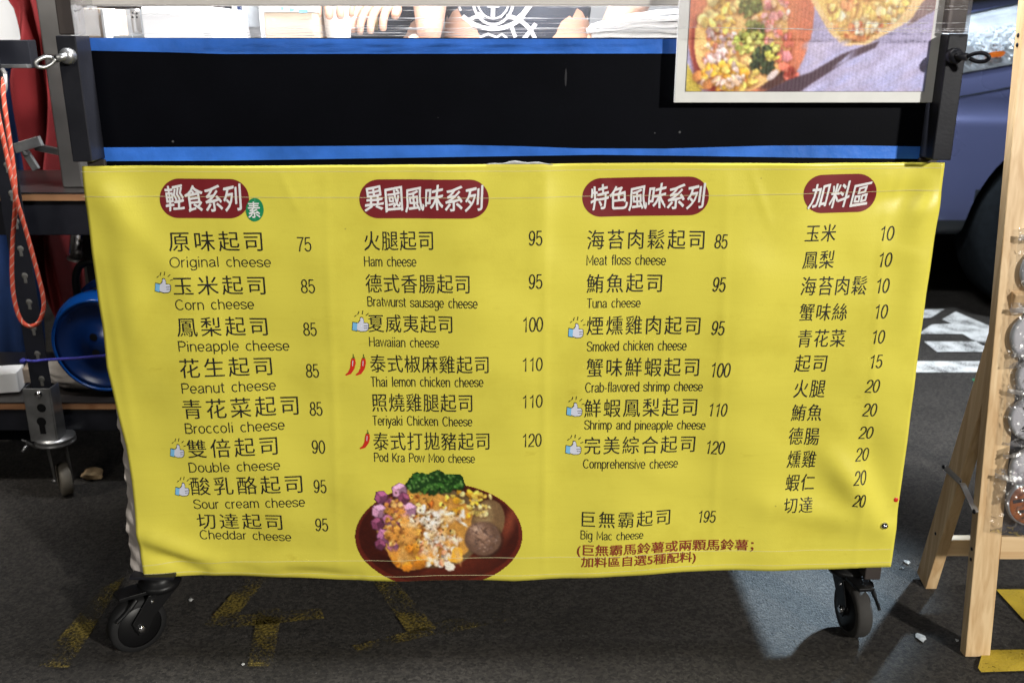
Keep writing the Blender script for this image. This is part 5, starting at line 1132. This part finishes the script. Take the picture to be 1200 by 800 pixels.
# orange rope loop with its hook
rope = thing('rope', 'orange red rope with white flecks hanging in a loop', 'rope', at_y(30, 380, 1.76))
pts = catmull([at_y(*a) for a in [(4, 92, 1.80), (4, 112, 1.775), (9, 150, 1.765), (15, 190, 1.76), (18, 222, 1.757), (17.5, 250, 1.757), (15, 280, 1.76), (14, 320, 1.76), (17, 352, 1.757), (24, 374, 1.755), (34, 382, 1.754), (45, 378, 1.755), (51, 362, 1.757), (50, 345, 1.758), (44, 320, 1.758), (36, 290, 1.756), (28, 262, 1.752), (20, 235, 1.747), (13, 205, 1.746), (7, 178, 1.748), (1, 150, 1.75), (-5, 120, 1.77), (-8, 96, 1.79)]], 10)
b = MB(); b.tube(pts, 0.0041, 12); ro = b.build('rope_loop', M['rope'], rope)
uvl = ro.data.uv_layers.new(name='UVMap'); acc = [0.0]
for i in range(1, len(pts)): acc.append(acc[-1] + (pts[i] - pts[i - 1]).length)
vi = np.zeros(len(ro.data.loops), int); ro.data.loops.foreach_get('vertex_index', vi)
uv = np.zeros((len(vi), 2)); uv[:, 0] = np.array(acc)[vi // 12] / 0.0051 * 1.0; uv[:, 1] = (vi % 12) / 12 * 6.283; uvl.data.foreach_set('uv', uv.ravel())
b = MB(); b.tube(catmull([at_y(3, 82, 1.82), at_y(6, 88, 1.80), at_y(6, 104, 1.79), at_y(2, 110, 1.79), at_y(-3, 104, 1.79)], 6), 0.004, 8); b.build('steel_hook', M['steel'], rope)

# cable reel on the lower shelf
rc = at_y(119, 402, 1.905); ra = Vector((-0.04, -1.0, -0.03)).normalized(); rc.z = SZ + 0.118
reel = thing('cable_reel', 'dark blue plastic cable reel standing on the lower shelf', 'cable reel', (rc.x, rc.y, SZ))
b = MB(); b.lathe([(0.0001, 0.010), (0.030, 0.010), (0.036, 0.002), (0.082, 0.002), (0.088, 0.008), (0.096, 0.010), (0.096, 0.0), (0.03, -0.004)], rc, ra, 56); fo = b.build('front_flange', M['reel'], reel)
b = MB(); b.lathe([(0.095, 0.0085), (0.098, 0.0125), (0.1015, 0.0125), (0.104, 0.009), (0.1135, -0.016), (0.1155, -0.022), (0.1155, -0.026), (0.106, -0.026)], rc, ra, 64); b.build('rim', M['reel_lit'], fo)
b = MB(); b.lathe([(0.03, -0.108), (0.112, -0.108), (0.122, -0.112), (0.124, -0.120), (0.121, -0.128), (0.03, -0.128)], rc, ra, 64); b.build('back_flange', M['reel_back'], reel)
b = MB()
for k in range(6): b.lathe([(0.098, -0.024 - k * 0.014), (0.107, -0.028 - k * 0.014), (0.107, -0.034 - k * 0.014), (0.098, -0.037 - k * 0.014)], rc, ra, 48)
b.build('wound_cable', mat('grey_cable', (0.035, 0.036, 0.038), 0.6), reel)
sd_ = ra.cross(Vector((0, 0, 1))).normalized(); up_ = sd_.cross(ra)
for u, v in ((0.010, 0.020), (0.010, -0.016), (-0.02, 0.002)):
    b = MB(); b.lathe([(0.0001, 0.0004), (0.0085, 0.0)], rc + ra * 0.0106 + sd_ * u + up_ * v, ra, 16); b.build('socket_hole', M['black_plastic'], fo)
b = MB()
hp = [rc + sd_ * (0.06 * s) + up_ * v - ra * 0.05 for s, v in ((-1, 0.06), (-1, 0.13), (-0.6, 0.165), (0.6, 0.165), (1, 0.13), (1, 0.06))]
b.tube(catmull(hp, 6), 0.008, 10); b.build('carry_handle', M['black_plastic'], reel)
b = MB(); b.tube(catmull([rc - ra * 0.06 + up_ * 0.11 + sd_ * a + Vector((0, 0, h)) for a, h in ((0.02, 0.0), (-0.03, 0.03), (-0.09, 0.045), (-0.14, 0.03), (-0.13, 0.0), (-0.08, -0.02), (-0.05, -0.03))], 6), 0.0055, 8); b.build('loose_cable', M['black_plastic'], reel)
t = thing('steel_pipe', 'short shiny steel pipe standing behind the cable reel', 'pipe', at_y(93, 302, 2.16))
b = MB(); b.lathe([(0.020, 0), (0.022, 0.0), (0.022, 0.20), (0.020, 0.20), (0.020, 0.0)], at_y(92, 305, 2.17), (0.22, 0, 1), 28); b.build('pipe_wall', M['chrome'], t)
b = MB(); b.lathe([(0.0225, 0.0), (0.025, 0.001), (0.025, 0.006), (0.0225, 0.007)], at_y(92, 305, 2.17), (0.22, 0, 1), 28); b.build('pipe_collar', M['steel'], t)
# cloth bag, timber, string, stone
def lump(name, label, cat, c, r, m, seed, sub=3, rough=0.25, sq=(1, 1, 1)):
    bm = bmesh.new(); bmesh.ops.create_icosphere(bm, subdivisions=sub, radius=1); rg = np.random.default_rng(seed); ws = [(rg.normal(size=3) * s, rg.uniform(0, 6), 1 / s ** 0.8) for s in (1.5, 2.5, 4, 6, 9) for _ in range(2)]
    V, Fs = [], []
    for v in bm.verts:
        n = np.array(v.co); k = 1 + rough * sum(a * math.sin(n @ w + ph) for w, ph, a in ws) * 0.5
        V.append((c[0] + n[0] * k * r * sq[0], c[1] + n[1] * k * r * sq[1], max(c[2] - r * sq[2], c[2] + n[2] * k * r * sq[2])))
    bm.verts.index_update(); Fs = [tuple(v.index for v in f.verts) for f in bm.faces]; bm.free()
    b = MB(); b.add(V, Fs, 0, True); o = b.build(name, m); tag(o, label, cat); return o
p = at_y(82, 452, 1.96); lump('cloth_bag', 'crumpled grey beige cloth bag on the lower shelf under the reel', 'bag', (p.x + 0.03, 1.965, SZ + 0.032), 0.10, M['old_wood'] if False else mat('grey_beige_cloth', (0.34, 0.31, 0.28), 0.85, var=0.2, vscale=30, bump=0.3, bscale=90), 5, 4, 0.3, (1.0, 0.55, 0.32))
p = at_z(107, 556, 0.012); lump('stone_crumb', 'small tan crumb of stone on the asphalt beside the banner', 'stone', (p.x, p.y, 0.013), 0.021, M['stone'], 9, 4, 0.30, (1.15, 0.8, 0.62))
tb = thing('timber_block', 'white ended timber plank lying behind the slotted leg', 'plank', at_y(10, 460, 1.95))
p = at_y(2, 448, 1.92); b = MB(); b.box((p.x - 0.012, 1.94, p.z), (0.085, 0.06, 0.045), Matrix.Rotation(R(12), 3, 'Z')); b.build('painted_end', M['white'], tb, 0.002)
b = MB(); b.box((p.x + 0.07, 1.99, p.z), (0.10, 0.04, 0.034), Matrix.Rotation(R(12), 3, 'Z')); b.build('bare_plank', M['old_wood'], tb, 0.002)
b = MB(); b.box((p.x - 0.2, 2.0, p.z - 0.06 - 0.04), (0.5, 0.10, 0.10)); b.build('support_block', M['black_board'], tb, 0.003)
st = thing('string', 'thin violet string tied across the slotted leg towards the banner', 'string', at_y(60, 422, 1.80))
b = MB(); b.tube(catmull([at_y(26, 424, 1.83), at_y(27, 422, 1.815), at_y(40, 423, 1.812), at_y(55, 421.5, 1.80), at_y(85, 420, 1.72), at_y(120, 417, 1.55), at_y(150, 415.5, 1.36)], 8), 0.0028, 8); b.build('string_strand', M['string'], st)
b = MB(); b.lathe([(0.0001, 0.006), (0.005, 0.004), (0.006, 0), (0.005, -0.004), (0.0001, -0.006)], at_y(27, 423, 1.81), (1, 0, 0.3), 10); b.build('string_knot', M['string'], st)
pp = MB(); pl_ = [at_z(*a, 0.02) for a in ((-20, 384), (22, 376), (24, 382), (-10, 402), (-30, 402))]; pp.prism(pl_, (0, 0, 0.015)); o = pp.build('flat_carton', M['card'], None, 0.002); tag(o, 'flattened cream carton lying on the ground behind the slotted leg', 'carton')

# ------------------------------------------------------------------ the parked car on the right
CXF, CYN, CW = 1.00, 3.16, 0.86
car = thing('parked_car', 'blue violet car with clear headlight parked behind the wooden stand', 'car', (CXF + 2.2, CYN + CW, 0))
ST = [  # distance from the nose, half width, bottom, top, greenhouse half width factor
 (0.00, 0.30, 0.42, 0.70, 0.9), (0.02, 0.46, 0.34, 0.80, 0.9), (0.08, 0.62, 0.28, 0.90, 0.9), (0.18, 0.73, 0.27, 0.965, 0.9), (0.32, 0.80, 0.27, 1.01, 0.88), (0.50, 0.84, 0.28, 1.045, 0.86),
 (0.75, 0.855, 0.28, 1.08, 0.86), (1.0, 0.86, 0.28, 1.11, 0.86), (1.25, 0.86, 0.28, 1.14, 0.85), (1.6, 0.86, 0.28, 1.40, 0.80), (1.95, 0.86, 0.28, 1.60, 0.75), (2.4, 0.86, 0.28, 1.68, 0.74), (3.0, 0.86, 0.28, 1.70, 0.74), (3.6, 0.86, 0.28, 1.66, 0.75), (4.0, 0.85, 0.28, 1.55, 0.77), (4.3, 0.82, 0.30, 1.15, 0.85), (4.42, 0.74, 0.38, 0.85, 0.9)]
secs = []
for sx, hw, zb_, zt_, gf in ST:
    belt = min(zt_ - 0.06, 1.05); half = [(0.80 * hw, zb_), (0.955 * hw, zb_ + 0.015), (0.985 * hw, zb_ + 0.07), (1.0 * hw, zb_ + 0.16), (1.004 * hw, min(0.66, belt - .10)), (1.008 * hw, min(0.685, belt - .085)), (0.985 * hw, min(0.705, belt - .07)), (0.985 * hw, min(0.75, belt - 0.05)), (0.998 * hw, min(0.775, belt - 0.03)), (0.99 * hw, min(0.88, belt - 0.015)), (0.965 * hw, belt), (gf * hw * 0.99, (belt + zt_) / 2 + 0.02), (gf * hw * 0.92, zt_ - 0.012), (gf * hw * 0.6, zt_), (0.0, zt_ + 0.01)]
    yc = CYN + CW
    secs.append([Vector((CXF + sx, yc - a, z_)) for a, z_ in half] + [Vector((CXF + sx, yc + a, z_)) for a, z_ in half[-2::-1]])
b = MB(); b.grid([r + [r[0]] for r in secs]); n_ = len(secs[0]); b.add(secs[0], [tuple(range(n_))]); b.add(secs[-1], [tuple(range(n_))])
WCX, WZ, WR_ = at_y(1256, 300, CYN).x, 0.322, 0.325
body = b.build('body', [M['car'], M['car_trim']], car, smooth_angle=42, weld=True)
md = body.modifiers.new('sub', 'SUBSURF'); md.levels = 2; md.render_levels = 2
cut = MB()
for wx in (WCX, WCX + 2.6): cut.prism([(wx + 0.368 * math.cos(R(a)), CYN - 0.06, WZ + 0.368 * math.sin(R(a))) for a in range(0, 360, 6)], (0, 0.36, 0))
cu = cut.build('wheel_well_cutter', M['car_trim'])
md = body.modifiers.new('bool', 'BOOLEAN'); md.operation = 'DIFFERENCE'; md.object = cu; md.solver = 'EXACT'
bpy.context.view_layer.update(); dg = bpy.context.evaluated_depsgraph_get()
ev = body.evaluated_get(dg); nm = bpy.data.meshes.new_from_object(ev); body.modifiers.clear(); body.data = nm; bpy.data.objects.remove(cu)
if len(nm.materials) < 2: nm.materials.append(M['car_trim'])
for f in nm.polygons:
    ctr = body.matrix_world @ f.center; f.use_smooth = True
    inside = any(math.hypot(ctr.x - wx, ctr.z - WZ) < 0.374 for wx in (WCX, WCX + 2.6)) and ctr.y > CYN + 0.02 and ctr.y < CYN + 0.32
    f.material_index = 1 if (ctr.z < 0.352 or inside) else 0
nm.set_sharp_from_angle(angle=R(42))
cb = BVHTree.FromPolygons([body.matrix_world @ v.co for v in nm.vertices], [tuple(p.vertices) for p in nm.polygons])
def on_car(px, py, lift):
    d = ray(px, py).normalized(); h = cb.ray_cast(Vector((0, 0, HC)), d)
    return (h[0] - d * lift) if h[0] else at_y(px, py, CYN) 
for wx in (WCX, WCX + 2.6):
    wc = (wx, CYN + 0.03, WZ); b = MB()
    b.lathe([(0.205, 0.0), (0.225, -0.012), (0.275, -0.016), (0.305, -0.008), (0.322, 0.015), (0.325, 0.05), (0.325, 0.17), (0.31, 0.20), (0.205, 0.20)], wc, (0, 1, 0), 64); wo = b.build('wheel', M['tyre'], car)
    b = MB(); b.lathe([(0.206, 0.004), (0.195, 0.02), (0.19, 0.12), (0.0001, 0.12)], wc, (0, 1, 0), 40)
    for k in range(5):
        a = 2 * math.pi * k / 5; dv = Vector((math.cos(a), 0, math.sin(a))); b.bar(Vector(wc) + dv * 0.03 + Vector((0, 0.015, 0)), Vector(wc) + dv * 0.20 + Vector((0, 0.012, 0)), 0.05, 0.02, (0, 1, 0))
    b.lathe([(0.0001, -0.002), (0.05, 0.0), (0.06, 0.03)], wc, (0, 1, 0), 24); b.build('rim', M['zinc'], wo)
# headlight laid into the front corner
HT = [(1085, 30), (1120, 22), (1150, 15), (1200, 5), (1225, 2)]; HB = [(1085, 92), (1120, 87), (1150, 82), (1200, 73), (1225, 62)]
Pp, Pl = [], []; rg = np.random.default_rng(12)
for i in range(47):
    x = 1090 + 132 * i / 46; ra_, rb_ = [], []
    for k in range(23):
        y = interp(HT, x) + (interp(HB, x) - interp(HT, x)) * k / 22
        edge = min(1, 4 * (k / 22) * (1 - k / 22)) * min(1, 6 * (i / 46) * (1 - i / 46) + 0.1)
        lumpy = 0.5 + 0.5 * math.sin(i * 0.9 + 2 * math.sin(k * 0.7)) * math.sin(k * 1.05 + 0.4 * i)
        dip = 0.0 if k < 7 else 0.018 * edge * lumpy + 0.007 * edge * rg.uniform(-1, 1)
        ra_.append(on_car(x, y, 0.005 + dip * 0.9 + (0.004 * math.sin(k * 0.9) if k < 7 else 0))); rb_.append(on_car(x, y, 0.012 + 0.024 * edge))
    Pp.append(ra_); Pl.append(rb_)
b = MB(); b.grid(Pp, smooth=False); hl = b.build('headlight', M['lamp_chrome'], car)
b = MB(); b.grid(Pl); b.build('lens', M['lens'], hl)
def car_patch(name, pxs, m, lift, parent, n=24):
    b = MB(); x0, x1 = pxs[0][0], pxs[-1][0]; Q = []
    for i in range(n + 1):
        x = x0 + (x1 - x0) * i / n; ya = interp([(q_[0], q_[1]) for q_ in pxs], x); yb2 = interp([(q_[0], q_[2]) for q_ in pxs], x); Q.append([on_car(x, ya + (yb2 - ya) * k / 4, lift) for k in range(5)])
    b.grid(Q); return b.build(name, m, parent)
car_patch('indicator', [(1155, 64, 66), (1163, 61, 68), (1175, 60, 66), (1178, 61, 63)], M['amber'], 0.023, hl)
car_patch('divider', [(1095, 45, 49), (1135, 42, 47), (1165, 39, 42)], M['grey_plastic'], 0.016, hl)
car_patch('projector_ring', [(1128, 55, 66), (1135, 53, 69), (1142, 56, 66)], M['grey_plastic'], 0.024, hl)
car_patch('panel_gap', [(1090, 119.5, 121), (1130, 112, 113.4), (1200, 99, 100.4), (1240, 93, 94.4)], M['car_trim'], 0.002, car)
car_patch('bonnet_gap', [(1090, 27, 29), (1130, 17, 19), (1200, 2, 4)], M['car_trim'], 0.006, car)
gl = MB(); yy = CYN + CW
gl.add([(CXF + 1.30, yy - 0.66, 1.19), (CXF + 1.30, yy + 0.66, 1.19), (CXF + 1.93, yy + 0.56, 1.605), (CXF + 1.93, yy - 0.56, 1.605)], [(0, 1, 2, 3)]); gl.build('windshield', M['car_glass'], car, solid=0.004)
gl = MB(); gl.add([(CXF + 1.75, yy - 0.80, 1.10), (CXF + 3.9, yy - 0.80, 1.10), (CXF + 3.7, yy - 0.655, 1.58), (CXF + 2.1, yy - 0.655, 1.58)], [(0, 1, 2, 3)]); gl.build('side_window', M['car_glass'], car, solid=0.004)

# ------------------------------------------------------------------ wooden A-frame stand on the right
stand = thing('display_stand', 'pine wood A-frame stand holding bagged badges beside the banner', 'display stand', (0.95, 1.35, 0))
f0 = at_z(1131, 770); x0 = f0.x; tp = at_y(1197, 25, f0.y + 0.13); LEAN = (tp.y - f0.y) / tp.z
SWD, STH = 0.040, 0.019
HZ = 1.02
lv = Vector((0, LEAN, 1)).normalized(); nv = Vector((0, -lv.z, lv.y))
fy = f0.y
def fpt(x, z, off=0.0): return Vector((x, fy + LEAN * z, z)) + nv * off
XR = x0 + 0.52
for xa in (x0, XR):
    b = MB(); ca = (fpt(xa + SWD / 2, 0) + fpt(xa + SWD / 2, HZ)) / 2 - nv * (STH / 2)
    b.box(ca + Vector((0, 0, 0.001)), (SWD, STH, HZ / lv.z), Matrix((Vector((1, 0, 0)), -nv, lv)).transposed()); so = b.build('front_stile', M['pine'], stand, 0.0015)
b = MB()
for z in (at_z(1180, 640).z + 0.0,): pass
zr0 = at_y(1180, 656, f0.y + 0.02).z; zr1 = at_y(1180, 628, f0.y + 0.03).z
for z0_, z1_ in ((zr0, zr1), (HZ - 0.05, HZ)):
    ca = (fpt((x0 + SWD + XR) / 2, z0_) + fpt((x0 + SWD + XR) / 2, z1_)) / 2 - nv * (STH / 2)
    b = MB(); b.box(ca, (XR - x0 - SWD - 0.0004, STH * 0.96, (z1_ - z0_) / lv.z), Matrix((Vector((1, 0, 0)), -nv, lv)).transposed()); b.build('front_rail', M['pine_x'], stand, 0.001)
ca = (fpt((x0 + SWD + XR) / 2, zr1) + fpt((x0 + SWD + XR) / 2, HZ - 0.05)) / 2 - nv * (STH * 0.62)
b = MB(); b.box(ca, (XR - x0 - SWD, 0.006, (HZ - 0.05 - zr1) / lv.z), Matrix((Vector((1, 0, 0)), -nv, lv)).transposed()); b.build('fabric_panel', M['slate'], stand)
rb = at_z(1079, 682); hin = at_y(1161, 341, fpt(x0, 0.44).y + STH + 0.004)
rlv = Vector((0, (hin.y + 0.004 - rb.y), hin.z)).normalized(); rn = Vector((0, -rlv.z, rlv.y))
XRR = XR + SWD - (x0 - rb.x)
RXW = 0.020
for xa in (rb.x, XRR):
    b = MB(); A0 = Vector((xa, rb.y, 0.0)); A1 = Vector((xa, hin.y + 0.004, hin.z)); Lr = (A1 - A0).length
    b.box((A0 + A1) / 2 + Vector((RXW / 2, 0, 0.003)) + rn * 0.0, (RXW, 0.042, Lr), Matrix((Vector((1, 0, 0)), -rn, rlv)).transposed()); b.build('rear_leg', M['pine'], stand, 0.0015)
zq = (at_y(1120, 642, rb.y - 0.03).z); ry = rb.y + (hin.y - rb.y) * zq / hin.z
b = MB(); b.box(((rb.x + RXW + XRR) / 2, ry, zq), (XRR - rb.x - RXW - 0.0004, 0.018, 0.032)); b.build('rear_rail', M['pine_x'], stand, 0.001)
b = MB(); e0 = at_y(1076, 503, rb.y - 0.025); e0 = Vector((rb.x - 0.003, rb.y + (hin.y - rb.y) * 0.36, hin.z * 0.36)); 
e0 = at_y(1107, 547, rb.y - 0.082); e1 = at_y(1126, 565, rb.y - 0.088); e2 = at_y(1143, 599, fpt(x0, 0.15).y + 0.004)
b = MB(); b.bar(e0, e1, 0.0030, 0.009, (1, 0.4, 0)); b.bar(e1 + Vector((0.001, -0.003, 0)), e2, 0.0030, 0.009, (1, 0.4, 0)); bo = b.build('folding_stay', M['steel'], stand, 0.0004)
b = MB()
for e in (e0, e1, e2): b.lathe([(0.0001, 0.002), (0.003, 0.0015), (0.004, 0)], e + Vector((-0.002, 0, 0)), (-1, -0.2, 0), 10)
b.build('stay_rivets', M['black_steel'], bo)
for px, py in ((1144, 632.5), (1143, 643.5), (1196.5, 41), (1195.5, 53)):
    b = MB(); q = fpt(x0, at_y(px, py, fy + 0.06).z); b.lathe([(0.0001, 0.0015), (0.0028, 0.001), (0.0032, 0)], Vector((x0 - 0.0004, q.y + STH * 0.45, q.z)), (-1, 0, 0), 10); b.build('screw_head', M['black_steel'], stand)
b = MB(); q = at_y(1087, 636, rb.y - 0.06); b.lathe([(0.0001, 0.0015), (0.0025, 0.001), (0.003, 0)], Vector((rb.x - 0.0004, rb.y + (hin.y - rb.y) * q.z / hin.z, q.z)), (-1, 0, 0), 10); b.build('screw_head', M['black_steel'], stand)

def badge(px, py, r, m_face, bag_pts, label, marks=None, tilt=0.0):
    ctr = at_y(px, py, fpt(0, at_y(px, py, fy + 0.08).z).y); ctr = fpt(ctr.x, ctr.z, 0.006)
    t = thing('bagged_badge', label, 'badge', ctr, 'round badges in clear bags on the stand')
    b = MB(); b.lathe([(0.0001, 0.0054), (r * 0.88, 0.0052), (r * 0.95, 0.0040), (r, 0.0), (r * 0.96, -0.003), (0.0001, -0.003)], ctr, nv, 40); bo = b.build('badge_disc', m_face, t)
    b = MB(); b.lathe([(r * 0.95, 0.0042), (r * 1.01, 0.0032), (r * 1.03, -0.002), (r * 0.98, -0.004)], ctr, nv, 40); b.build('badge_rim', M['grey_plastic'], bo)
    b = MB()
    for poly in (marks or []):
        b.add([ctr + Vector((1, 0, 0)) * (u * r) + lv * (v * r) + nv * 0.0059 for u, v in poly], [tuple(range(len(poly)))])
    if marks: b.build('badge_mark', M['badge_dark'], bo)
    # crinkled clear bag: two skins with an uneven rim
    rg = np.random.default_rng(int(px * 7 + py)); Q = []
    for i in range(25):
        row = []
        for j in range(29):
            u = -1 + 2 * i / 24; v = -1 + 2 * j / 28; w = bag_pts
            pos = ctr + Vector((1, 0, 0)) * (w[0] + u * w[2]) + lv * (w[1] + v * w[3] + tilt * u * w[2])
            e = max(0, 1 - max(abs(u), abs(v)) ** 3)
            k = 0.0105 * e + 0.0040 * abs(math.sin(u * 5 + v * 8 + rg.uniform(-.2, .2) + px)) * (0.3 + e) + 0.0034 * abs(math.sin(u * 11 - v * 7 + px)) * (0.4 + e) + 0.0026 * rg.uniform(-1, 1)
            row.append(pos + nv * (k + 0.001))
        Q.append(row)
    b = MB(); b.grid(Q); b.build('clear_bag', M['bag'], t)
    b = MB(); s0, s1 = 0, 24
    b.grid([[Q[i][24] + nv * 0.0012, Q[i][25] + nv * 0.0022, Q[i][26] + nv * 0.0012] for i in range(25)]); b.build('zip_seal', M['strand'], t)
    return t
zig = [[(-.55, .5), (-.35, .62), (.1, .15), (.5, .55), (.62, .4), (.25, .0), (.6, -.45), (.45, -.55), (.05, -.15), (-.4, -.6), (-.55, -.5), (-.1, .02)]]
eye = [[(-.5, .2), (-.2, .35), (.1, .2), (-.2, .05)], [(.25, .25), (.5, .3), (.5, .1), (.3, .05)], [(-.3, -.35), (.2, -.5), (.5, -.3), (.2, -.38)]]
band = [[(-.85, .15), (.2, .35), (.9, .2), (.9, .05), (.2, .18), (-.8, 0)], [(-.6, -.3), (.3, -.2), (.8, -.4), (.3, -.34), (-.5, -.45)], [(-.5, .5), (.4, .62), (.6, .5), (0, .45)], [(-.5, -.62), (0, -.55), (.4, -.7), (0, -.72)]]
ring_ = [[(.5 * math.cos(a) , .5 * math.sin(a)) for a in np.linspace(0.4, 3.6, 12)] + [(.32 * math.cos(a), .32 * math.sin(a)) for a in np.linspace(3.6, 0.4, 12)]]
badge(1222, 318, 0.036, M['badge_white'], (0, 0.002, 0.046, 0.062), 'pale round badge in a clear bag at the top of the stand', ring_)
badge(1211, 394, 0.037, M['badge_white'], (0, 0.002, 0.044, 0.050), 'pale badge with a dark curve below the topmost badge', eye)
badge(1212, 440, 0.030, M['badge_white'], (-0.002, 0.0, 0.040, 0.048), 'greyish badge above the badge with the dark cross', ring_, 0.1)
badge(1207, 489, 0.034, M['badge_white'], (-0.001, 0.002, 0.042, 0.048), 'pale badge with a dark crossed mark in the middle of the stand', zig, -0.1)
badge(1208, 548, 0.034, M['badge_white'], (-0.004, 0.001, 0.044, 0.044), 'pale badge between the crossed badge and the rust badge', eye, 0.35)
badge(1206, 588, 0.036, M['badge_rust'], (-0.006, -0.004, 0.054, 0.052), 'rust brown badge in a clear bag just above the bottom rail', band, -0.15)

# ------------------------------------------------------------------ scraps on the asphalt
def scrap(px, py, w, d, seed, label, m='scrap_paper', group=None):
    p = at_z(px, py, 0.0); rg = np.random.default_rng(seed); n = 11
    V = [(p.x + w * math.cos(a) * rg.uniform(0.55, 1.1), p.y + d * math.sin(a) * rg.uniform(0.5, 1.1), 0.0012 + 0.0016 * rg.uniform()) for a in np.linspace(0, 6.283, n, endpoint=False)] + [(p.x, p.y, 0.0035)]
    b = MB(); b.add(V, [(i, (i + 1) % n, n) for i in range(n)]); o = b.build('paper_scrap', M[m], None, solid=0.0006); tag(o, label, 'scrap', group)
scrap(1079, 748, 0.010, 0.014, 1, 'white torn paper scrap near the front leg of the stand')
scrap(1063, 659, 0.007, 0.008, 2, 'small white scrap near the rear leg of the stand')
scrap(1057, 666, 0.003, 0.004, 3, 'tiny white crumb left of the scrap near the rear leg')
scrap(1121, 751, 0.003, 0.004, 4, 'tiny white crumb right of the torn paper scrap')
scrap(224, 703, 0.0045, 0.005, 5, 'tiny grey white crumb right of the left front caster')
scrap(285, 779, 0.003, 0.004, 6, 'tiny white crumb below the worn yellow numeral')
scrap(1142, 446, 0.007, 0.018, 8, 'small green scrap behind the rear leg of the stand', 'green_ink')
